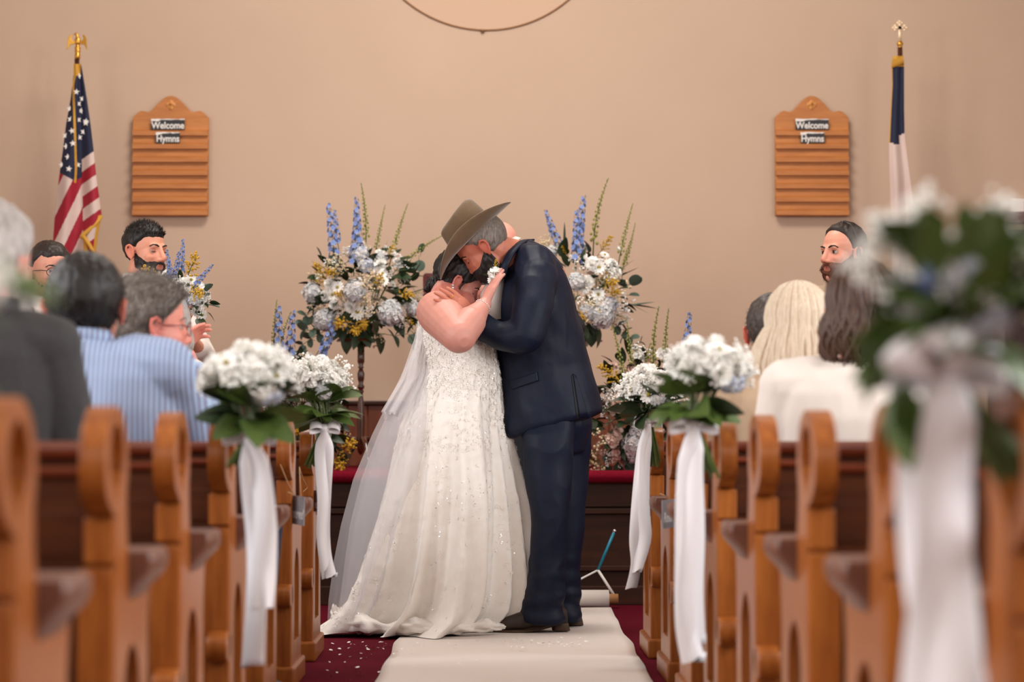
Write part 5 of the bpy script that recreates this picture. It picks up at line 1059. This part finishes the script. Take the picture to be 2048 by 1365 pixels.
hand_prims(b, wrRg, V((-.9, -.1, .1)), V((0, 1, 0)), 1, 1.0)
gbody = fuse(b, 'body', SKINM, gm, .0038, 3, deform=eye_dents(MG, 1.04)); skin_tint(gbody, MG, C(194, 118, 94), 1.04); face_bits(gm, MG, 1.04, HDB, closed=True)  # groom's skin colour darkened, standing in for shade under the hat
shell(gm, MG, HG, short_mask(.07, .012, -.062), s=1.04, thick=.004, rough=.001, sink=.006); bmg = beard_mask(); shell(gm, MG, HBE, bmg, s=1.04, thick=.013, rough=.003, name='beard'); b = MB(); strands(b, MG, bmg, 900, .014, lambda p, d: d * .4 + V((0, .3, -.7)), seed=12, s=1.04); b.build('beard_strands', HBE, gm)
# jacket
def jdef(co, no):
    f = wrinkle(.007, 5, 5, 3.2, 3)(co, no); sl = np.array([noise.noise(V((p[0] * 9 + p[2] * 9, p[1] * 4, p[2] * 3 - p[0] * 3))) for p in co]); return f + no * (sl * .010)[:, None]
b = MB(); b.loft(secs([((1020, 528), (1060, 478), .085), ((1008, 556), (1098, 500), .16), ((1000, 590), (1122, 528), .225), ((992, 640), (1146, 600), .235), ((990, 700), (1163, 668), .215), ((992, 755), (1176, 728), .205), ((996, 810), (1192, 775), .215), ((1000, 868), (1205, 818), .225), ((1003, 878), (1204, 826), .215)], GD), 36, 2.3)
b.cap(U(1070, 528, 9.80), shLg, .085, .078); b.chain([shLg, U(1062, 620, 9.63), elLg], [.080, .075, .072], 18); b.chain([elLg, U(1000, 672, 9.62), U(952, 645, 9.63)], [.070, .060, .050], 18)
b.cap(U(1070, 528, 10.05), shRg, .085, .078); b.chain([shRg, elRg, wrRg], [.075, .065, .048], 16)
jk = fuse(b, 'jacket', NAVY, gm, .006, 6, deform=jdef); bj = bvh_of(jk)
def patch(name, m, corners, bv, off=.004, th=.004, n=8, parent=None):
    rows = []
    for i in range(n + 1):
        r_ = []
        for j in range(n + 1):
            u, v_ = i / n, j / n; x = (corners[0][0] * (1 - u) + corners[1][0] * u) * (1 - v_) + (corners[3][0] * (1 - u) + corners[2][0] * u) * v_; y = (corners[0][1] * (1 - u) + corners[1][1] * u) * (1 - v_) + (corners[3][1] * (1 - u) + corners[2][1] * u) * v_
            p, nn = hit(bv, x, y)
            if p is None: p = U(x, y, 9.7); nn = V((0, -1, 0))
            r_.append(p + V((0, -off, 0)))
        rows.append(r_)
    b = MB(); b.sheet(rows); return solid(b.build(name, m, parent), th)
patch('pocket_flap', NAVY, [(1020, 763), (1074, 744), (1077, 762), (1023, 780)], bj, .004, .006, parent=gm)
patch('back_vent', BLACKS, [(1143, 752), (1146, 750), (1162, 836), (1154, 838)], bj, .002, .002, parent=gm)
patch('vent_flap', NAVY, [(1146, 748), (1152, 752), (1176, 832), (1160, 838)], bj, .006, .006, parent=gm)
# shirt collar, jacket collar
def band(name, m, pts, wdt, th, parent):
    b = MB(); P = smoothpath([U(*p) for p in pts], 8); b.sheet([[p + V(wdt) * k for k in (-1, 0, 1)] for p in P]); return solid(b.build(name, m, parent), th)
band('shirt_collar', WHITEC, [(1036, 476, 9.98), (1022, 486, 9.86), (1006, 505, 9.80), (998, 528, 9.80), (1002, 540, 9.84)], (.012, -.004, -.004), .008, gm)
band('jacket_collar', NAVY, [(1062, 480, 9.98), (1046, 484, 9.84), (1026, 502, 9.76), (1012, 526, 9.73), (1004, 556, 9.74)], (.015, -.004, .0), .008, gm)
b = MB(); b.loft(secs([((985, 540), (1010, 540), .05), ((960, 590), (1010, 590), .08), ((960, 640), (1010, 640), .1)], 9.86), 20); b.build('shirt_front', WHITEC, gm)
# trousers
b = MB(); b.loft(secs([((1022, 800), (1185, 800), .17), ((1035, 850), (1186, 850), .19), ((1060, 905), (1170, 905), .15)], GD), 28)
b.loft(secs([((1052, 850), (1150, 820), .05), ((1044, 872), (1148, 862), .08), ((1046, 900), (1146, 900), .09), ((1056, 1000), (1140, 1000), .095), ((1060, 1050), (1134, 1050), .095), ((1060, 1110), (1130, 1110), .09), ((1054, 1180), (1129, 1180), .09), ((1042, 1222), (1131, 1222), .085), ((1040, 1242), (1132, 1246), .085)], 9.76), 26, 2.2)
b.loft(secs([((1080, 850), (1184, 850), .10), ((1084, 900), (1180, 900), .115), ((1092, 1000), (1171, 1000), .10), ((1096, 1110), (1164, 1110), .09), ((1094, 1180), (1160, 1180), .09), ((1092, 1240), (1160, 1240), .085)], 10.04), 26, 2.2)
def tdef(co, no):
    f = wrinkle(.006, 6, 6, 3.5, 9)(co, no); z = co[:, 2]; k = np.clip((.35 - z) / .25, 0, 1); w_ = np.array([noise.noise(V((p[0] * 6, p[1] * 5, p[2] * 22))) for p in co]); return f + no * (w_ * .016 * k)[:, None]
fuse(b, 'trousers', NAVY, gm, .006, 6, deform=tdef)
# boots
for an, heel, toe, nm in ((U(1100, 1225, 9.76), 9.76, 0, ''), (U(1128, 1222, 10.05), 10.05, 0, '')):
    b = MB(); x = an.x; y = heel; f = V((-1, -.12, 0)).normalized(); r = V((f.y, -f.x, 0)); o_ = V((x, y, 0))
    S = lambda a, z, rw, rh: (o_ + f * a + V((0, 0, z)), r * rw, V((0, 0, rh)))
    b.loft([S(-.070, .062, .020, .030), S(-.05, .070, .036, .042), S(.0, .072, .040, .048), S(.06, .062, .042, .042), (o_ + f * .12 + V((0, 0, .052)), r * .046, V((0, 0, .038))), (o_ + f * .18 + V((0, 0, .040)), r * .036, V((0, 0, .028))), (o_ + f * .222 + V((0, 0, .030)), r * .014, V((0, 0, .012)))], 20, 2.4)
    b.cap(o_ + V((0, 0, .08)) - f * .01, o_ + V((0, 0, .20)) - f * .005, .048, .046, 16)
    bt = fuse(b, 'boot', BOOT, gm, .006, 4)
    b = MB(); b.loft([(o_ - f * .045 + V((0, 0, .012)), f * .036, r * .034), (o_ - f * .042 + V((0, 0, .044)), f * .032, r * .031)], 16, 3.5); bevel(b.build('boot_heel', BOOTS, bt), .003)
    b = MB(); top_ = []; 
    for z0, z1 in ((.010, .020),):
        out_ = [(-.01, .032), (.05, .036), (.11, .046), (.16, .042), (.205, .022), (.226, .0), (.205, -.022), (.16, -.042), (.11, -.046), (.05, -.034), (-.01, -.032)]
        lift = lambda a: .020 * max(0, 1 - a / .07) if a < .07 else 0
        b.slab(out_, [], lambda a, c_, e: o_ + f * a + r * c_ + V((0, 0, .008 + e + lift(a))), .010)
    b.build('sole', BOOTS, bt, smooth=False)
# the hat
ht = MB(); Hc = hg + Rg @ V((0, .004, .066)); F = fg.normalized(); Rr = F.cross(upg).normalized(); Uu = Rr.cross(F)
def brim(u, v_):                                            # u angle, v 0 at the band, 1 at the edge
    ca, sa = math.cos(u), math.sin(u); a = .112 + (.212 - .112) * v_; c_ = .086 + (.160 - .086) * v_
    z = .055 * v_ ** 1.7 * sa * sa - .030 * v_ ** 1.5 * ca * ca * (1 if ca > 0 else .1); return Hc + F * a * ca + Rr * c_ * sa + Uu * z
n = 72; rings = [[brim(2 * PI * k / n, v_) for k in range(n)] for v_ in (0, .15, .35, .55, .75, .9, 1)]
b = MB(); b.ring_loft(rings, False); o = b.build('hat_brim', HAT, gm); solid(o, .004)
def crown(u, h):
    ca, sa = math.cos(u), math.sin(u); k = 1 - .16 * h; e = 1.0
    if h > .82: e = math.sqrt(max(0, 1 - ((h - .82) / .18) ** 2)) * .42 + .58
    a = .110 * k * e; c_ = .090 * (1 - .30 * h) * e; z = .126 * h + (-.010 * h * ca if h > .4 else 0)
    pinch = max(0, ca) * abs(sa) * .032 * h; c2 = c_ - pinch * .9
    dent = .0
    return Hc + F * (a * ca - .004 - .06 * z) + Rr * c2 * sa + Uu * (z + dent)
rings = [[crown(2 * PI * k / n, h) for k in range(n)] for h in (0, .12, .3, .5, .68, .8, .88, .94, .975)]
for q, dz in ((.55, -.008), (.28, -.020), (.04, -.024)):
    rings.append([Hc - F * .011 + F * .092 * q * math.cos(2 * PI * k / n) + Rr * .052 * q * math.sin(2 * PI * k / n) + Uu * (.126 + dz - .006 * math.cos(2 * PI * k / n)) for k in range(n)])
b = MB(); b.ring_loft(rings, True); b.build('hat_crown', HAT, gm)
b = MB(); b.ring_loft([[Hc + F * (.112 * math.cos(2 * PI * k / n) - .004 - .06 * z) + Rr * (.0895) * math.sin(2 * PI * k / n) + Uu * z for k in range(n)] for z in (.002, .016)], False); solid(b.build('hat_band', HATB, gm), .002)
# boutonniere, ring
bt_ = thing('boutonniere', 'white daisy boutonniere pinned to the lapel under the bride\'s hand', 'boutonniere', tuple(U(990, 553, 9.62)))
for x, y, kd, sc_ in ((990, 549, 'carnation', .9), (984, 560, 'daisy', .6)): put(kd, U(x, y, 9.62), D(-.4, .2, -1), bt_, sc_)
for x, y, dv in ((984, 541, D(-.5, 1)), (994, 537, D(0, 1)), (980, 552, D(-1, .3)), (978, 575, D(-.6, -.5))): put('leaf', U(x, y, 9.62), dv, bt_, .35)
put('goldenrod', U(992, 538, 9.62), D(0, 1), bt_, .3); put('baby_breath', U(966, 632, 9.60), D(0, -.3, -1), bt_, .35)
bg = bvh_of(gbody)
p, nr = hit(bg, 904, 594)
if p: b = MB(); ax = (U(893, 590, 9.56) - U(950, 634, 9.6)).normalized(); u = V((0, -1, 0)); u = (u - ax * u.dot(ax)).normalized(); v_ = ax.cross(u); c = p - u * .008; b.tube([c + (u * math.cos(a) + v_ * math.sin(a)) * .0098 for a in [2 * PI * k / 20 for k in range(21)]], .0018, 6); b.build('wedding_ring', GOLD, gm)

# ------------------------------------------------------------------ the bride
br = thing('person', 'bride in an ivory lace wedding dress with a long tulle veil', 'person', tuple(U(890, 1262, 9.8))); br.location.z = 0
BDp = 9.78
hb = U(912, 566, 9.88); fb = V((.80, .16, -.58)); upb = V((.58, 0, .80)); Rb = frame_from(fb, upb); MBr = Matrix.Translation(hb) @ Rb.to_4x4()
b = MB(); head_prims(b, MBr, .97, full=.25); b.cap(hb + Rb @ V((0, -.02, -.04)), U(895, 625, BDp), .062, .085, 18)
b.ell(U(926, 604, 9.84), (.05, .06, .045))                  # full throat
b.loft(secs([((866, 596), (918, 600), .10), ((848, 606), (945, 618), .16), ((839, 625), (956, 635), .19), ((838, 655), (962, 655), .165), ((842, 700), (975, 700), .15), ((850, 745), (985, 745), .14), ((850, 820), (980, 820), .11), ((860, 900), (970, 900), .10)], BDp + .03), 28)
shb = U(884, 632, 9.62); elb = U(918, 672, 9.44); wrb = U(969, 609, 9.545)
b.ell(U(868, 622, 9.66), (.062, .08, .068)); b.cap(U(876, 625, 9.66), shb, .088, .090, 20); b.cap(shb, elb, .090, .070, 20); b.chain([elb, elb.lerp(wrb, .45), elb.lerp(wrb, .85), wrb], [.068, .062, .036, .029], 18)
hand_prims(b, wrb, U(1003, 534, 9.60) - wrb, V((-.85, -.45, .3)), -1, .92, (.10, .06, .08, .12), .02, .2)
b.chain([U(905, 622, 9.95), U(960, 600, 10.08), U(1020, 580, 10.16)], [.085, .062, .032], 16); hand_prims(b, U(1022, 578, 10.165), V((.8, .1, .5)), V((0, 1, .2)), -1, .95)
for dd in (9.76, 9.90): b.chain([U(905, 880, dd), U(900, 1060, dd), U(895, 1225, dd)], [.08, .06, .04], 14)
bbody = fuse(b, 'body', SKINM, br, .0038, 9, deform=eye_dents(MBr, .97)); skin_tint(bbody, MBr, C(208, 144, 129), .97); face_bits(br, MBr, .97, HDB, closed=True)
def mkb(x, y, z): return np.clip((z - np.interp(y, [-.1, -.03, -.012, .03, .07], [-.1, -.05, .0, .02, .07])) / .012 + .5, 0, 1)
shell(br, MBr, HB, mkb, s=.95, thick=.010, rough=.004)
b = MB()
for i in range(16):                                         # braided bun at the nape
    a = i * .82; c = hb + Rb @ V((0, -.074, -.062)); b.tube([c + Rb @ V((.036 * math.sin(a + u) * math.cos(i * .4), -.022 * math.cos(u * 1.3) + .006, .032 * math.cos(a + u))) for u in [.35 * k for k in range(8)]], [.005, .009, .011, .011, .011, .010, .008, .004], 8)
b.ell(hb + Rb @ V((0, -.07, -.058)), (.036, .03, .034)); b.build('hair_bun', HB, br)
b = MB(); b.tube(smoothpath([hb + Rb @ V((.078, .022, .03)), hb + Rb @ V((.084, .016, .0)), hb + Rb @ V((.076, .022, -.04)), hb + Rb @ V((.068, .036, -.075))], 6), [.004] * 6 + [.003] * 6 + [.002] * 7, 7); b.build('loose_strand', HB, br)
bb = bvh_of(bbody)
p, nr = hit(bb, 906, 571); p = p or U(906, 571, 9.68); b = MB(); b.ell(p + V((0, -.003, 0)), (.0045,) * 3); b.ell(p + V((0, -.003, -.011)), (.0055, .004, .0065)); b.build('earring', SILV, br)
b = MB(); ax = (U(1002, 536, 9.60) - wrb).normalized(); ax2 = (wrb - elb).normalized(); c = elb.lerp(wrb, .93); u = V((0, -1, 0)); u = (u - ax2 * u.dot(ax2)).normalized(); v_ = ax2.cross(u)
for k in range(26): a = 2 * PI * k / 26; b.ell(c + (u * math.cos(a) + v_ * math.sin(a)) * .0325, (.0028,) * 3, n=6)
b.build('bracelet', SILV, br)
p, nr = hit(bb, 988, 556)
if p: b = MB(); b.ell(p, (.006, .004, .006), n=10); b.build('engagement_ring', SILV, br)
# dress
rows = [(640, 842, 962, .19), (652, 838, 968, .195), (700, 833, 990, .20), (745, 836, 1000, .205), (800, 824, 1004, .22), (850, 803, 1010, .25), (930, 784, 1026, .28), (1000, 768, 1040, .30), (1051, 756, 1046, .31), (1110, 742, 1051, .325), (1152, 731, 1054, .33), (1195, 716, 1054, .335), (1222, 700, 1050, .34), (1242, 682, 1040, .345), (1256, 664, 1026, .35), (1266, 655, 1018, .355)]
ys = [r_[0] for r_ in rows]
def dress_pt(t_, a, off=0.0):
    py = ys[0] + (ys[-1] - ys[0]) * t_; xl = np.interp(py, ys, [r_[1] for r_ in rows]); xr = np.interp(py, ys, [r_[2] for r_ in rows]); ry = np.interp(py, ys, [r_[3] for r_ in rows])
    A_, B_ = U(xl, py, BDp), U(xr, py, BDp); c = (A_ + B_) / 2; rx = (B_ - A_).length / 2; drop = max(0, (py - 745) / (1266 - 745))
    aa = a + drop * .35 * math.sin(a * 1 + .6)
    fold = .085 * math.sin(aa * 5 + .7 + drop * 2.6 + .5 * math.sin(aa * 2)) + .065 * math.sin(aa * 9 - 1.0 + drop * 4.0 + .8 * math.sin(aa * 3)) + .03 * math.sin(aa * 21 + drop * 5)
    fold = abs(fold) ** .75 * (1 if fold > 0 else -1); fold += .10 * max(0, 1 - abs(math.sin((aa * 7 + 2.0 * drop + 1.1) / 2)) * 3)
    k = 1 + fold * drop ** .8 * 1.25 * (1.0 if drop < .93 else 1.0)
    low = max(0, (drop - .90) / .10); k += low * .045 * noise.noise(V((math.cos(a) * 3.5, math.sin(a) * 3.5, drop * 30)))
    lum = .006 * (1 if py < 860 else .5) * noise.noise(V((a * 9, py * .06, 1)))
    rs = 1 - .62 * drop ** .5 * max(0, min(1, math.cos(a) * 1.6 - .25)); p = V((c.x + (rx * k + lum + off) * math.cos(a), c.y + .03 + (ry * k * .95 * rs + lum + off) * math.sin(a), c.z))
    if low > 0: p.z += low * .022 * (noise.noise(V((math.cos(a) * 5, math.sin(a) * 5, drop * 14))) + .3)
    if drop <= 0: p.z += .02 * max(0, -math.cos(a)) + .015 * math.cos(a) * 0
    p.z = max(p.z, .012); return p
g = [[dress_pt(i / 150, 2 * PI * j / 260) for j in range(261)] for i in range(151)]
b = MB(); b.sheet(g); dr = b.build('dress', DRESS, br)
# lace flowers and beads sewn on the dress
def dn(t_, a): p = dress_pt(t_, a); q = dress_pt(min(1, t_ + .004), a); r_ = dress_pt(t_, a + .01); n_ = (r_ - p).cross(q - p); n_.normalize(); return p, (n_ if n_.dot(p - V((U(905, 900, BDp).x, BDp, p.z))) > 0 else -n_)
random.seed(77); bl = MB(); sq = MB(); cnt = 0
while cnt < 4200:
    t_ = random.random() ** 1.25; a = random.uniform(0, 2 * PI)
    dens = 1.0 if t_ < .22 else (.7 if t_ < .42 else .14) + (.4 if t_ > .84 else 0)
    cl = noise.noise(V((math.cos(a) * 2.2, math.sin(a) * 2.2, t_ * 6))) * .9 + .5
    if random.random() > dens * (cl if t_ > .25 else 1): continue
    cnt += 1; p, n_ = dn(t_, a); M_ = n_.to_track_quat('Z', 'Y').to_matrix() @ Matrix.Rotation(random.uniform(0, 6), 3, 'Z'); R_ = random.uniform(.005, .0115) * (1 if t_ > .1 else 1.2)
    for k in range(5):
        an = 2 * PI * k / 5; w_ = .55
        bl.add([p + n_ * .0015, p + M_ @ V((R_ * .6 * math.cos(an - w_), R_ * .6 * math.sin(an - w_), .002)), p + M_ @ V((R_ * math.cos(an), R_ * math.sin(an), .0035)), p + M_ @ V((R_ * .6 * math.cos(an + w_), R_ * .6 * math.sin(an + w_), .002))], [(0, 1, 2, 3)])
for i in range(4200):
    t_ = random.random() ** .9; a = random.uniform(0, 2 * PI); cl = noise.noise(V((math.cos(a) * 3, math.sin(a) * 3, t_ * 8)))
    if t_ > .2 and cl < .05: continue
    p, n_ = dn(t_, a); p = p + n_ * .003; M_ = (n_ + V([random.uniform(-.5, .5) for _ in range(3)])).normalized().to_track_quat('Z', 'Y').to_matrix(); r_ = random.uniform(.0014, .0027)
    sq.add([p + M_ @ V((r_ * math.cos(k * PI / 3), r_ * math.sin(k * PI / 3), 0)) for k in range(6)], [(0, 1, 2, 3, 4, 5)])
bl.build('lace_flowers', LACE, br, fixn=False, smooth=False)['kind'] = 'stuff'; sq.build('sequins', SEQ, br, fixn=False, smooth=False)['kind'] = 'stuff'
# puddled hem
b = MB(); pth = smoothpath([U(1010, 1256, 9.66), U(970, 1268, 9.56), U(900, 1272, 9.50), U(820, 1272, 9.50), U(740, 1268, 9.54), U(685, 1258, 9.62), U(662, 1240, 9.80), U(690, 1225, 10.0)], 14); rings = []
N_ = 20
for i, p in enumerate(pth):
    f_ = i / (len(pth) - 1); R_ = (.022 + .034 * f_) * (.8 + .5 * noise.noise(V((i * .11, 0, 4)))); R_ *= min(1, f_ * 12 + .3)
    rings.append([V((p.x, p.y, max(.010, .030 + R_ * .6))) + V((0, -math.cos(2 * PI * k / N_), .85 * math.sin(2 * PI * k / N_))) * R_ * (1 + .75 * noise.noise(V((i * .22, k * .7, 9)))) + V((.012 * noise.noise(V((i * .3, k * .5, 2))), 0, 0)) for k in range(N_)])
b.ring_loft([[V((q.x, q.y, max(q.z, .010))) for q in r_] for r_ in rings], True); b.build('hem', DRESS, br)
# veil: two layers falling from the back of the head
def veil(rows_, d0, name, m, seed, depthk=.16):
    yy = [r_[0] for r_ in rows_]; g_ = []; n1, n2 = 120, 40
    for i in range(n1 + 1):
        py = yy[0] + (yy[-1] - yy[0]) * i / n1; xl = np.interp(py, yy, [r_[1] for r_ in rows_]); xr = np.interp(py, yy, [r_[2] for r_ in rows_]); row = []
        for j in range(n2 + 1):
            s_ = j / n2; x = xl + (xr - xl) * s_; f_ = i / n1
            dy = d0 - depthk * math.sin(PI * min(1, s_ * .85)) * min(1, f_ * 2 + .3) + (.022 * math.sin(s_ * 17 + seed + f_ * 2) + .012 * math.sin(s_ * 31 + seed)) * f_
            p = U(x, py + (8 * math.sin(s_ * 9 + seed) if i == n1 else 0), dy); p.z = max(p.z, .012); row.append(p)
        g_.append(row)
    b_ = MB(); b_.sheet(g_); return b_.build(name, m, br)
vl = veil([(655, 834, 850), (680, 828, 858), (760, 800, 850), (824, 762, 815), (832, 768, 806)], 9.74, 'veil_short_layer', VEILF, 1, .08)
vl2 = veil([(660, 836, 860), (700, 828, 880), (800, 778, 880), (870, 744, 870), (960, 706, 860), (1050, 682, 840), (1120, 668, 820), (1200, 657, 790), (1240, 655, 760), (1262, 656, 750)], 9.82, 'veil_long_layer', VEIL, 2, .26)
vl3 = veil([(640, 850, 880), (700, 832, 890), (800, 788, 890), (870, 756, 880), (960, 722, 870), (1050, 700, 850), (1120, 690, 830), (1200, 680, 810), (1255, 672, 790)], 10.0, 'veil_back_layer', VEIL, 5, .10)
veil([(990, 1030, 1045), (1050, 1034, 1060), (1120, 1038, 1058), (1170, 1044, 1056)], 10.1, 'veil_far_edge', VEILF, 8, .02)
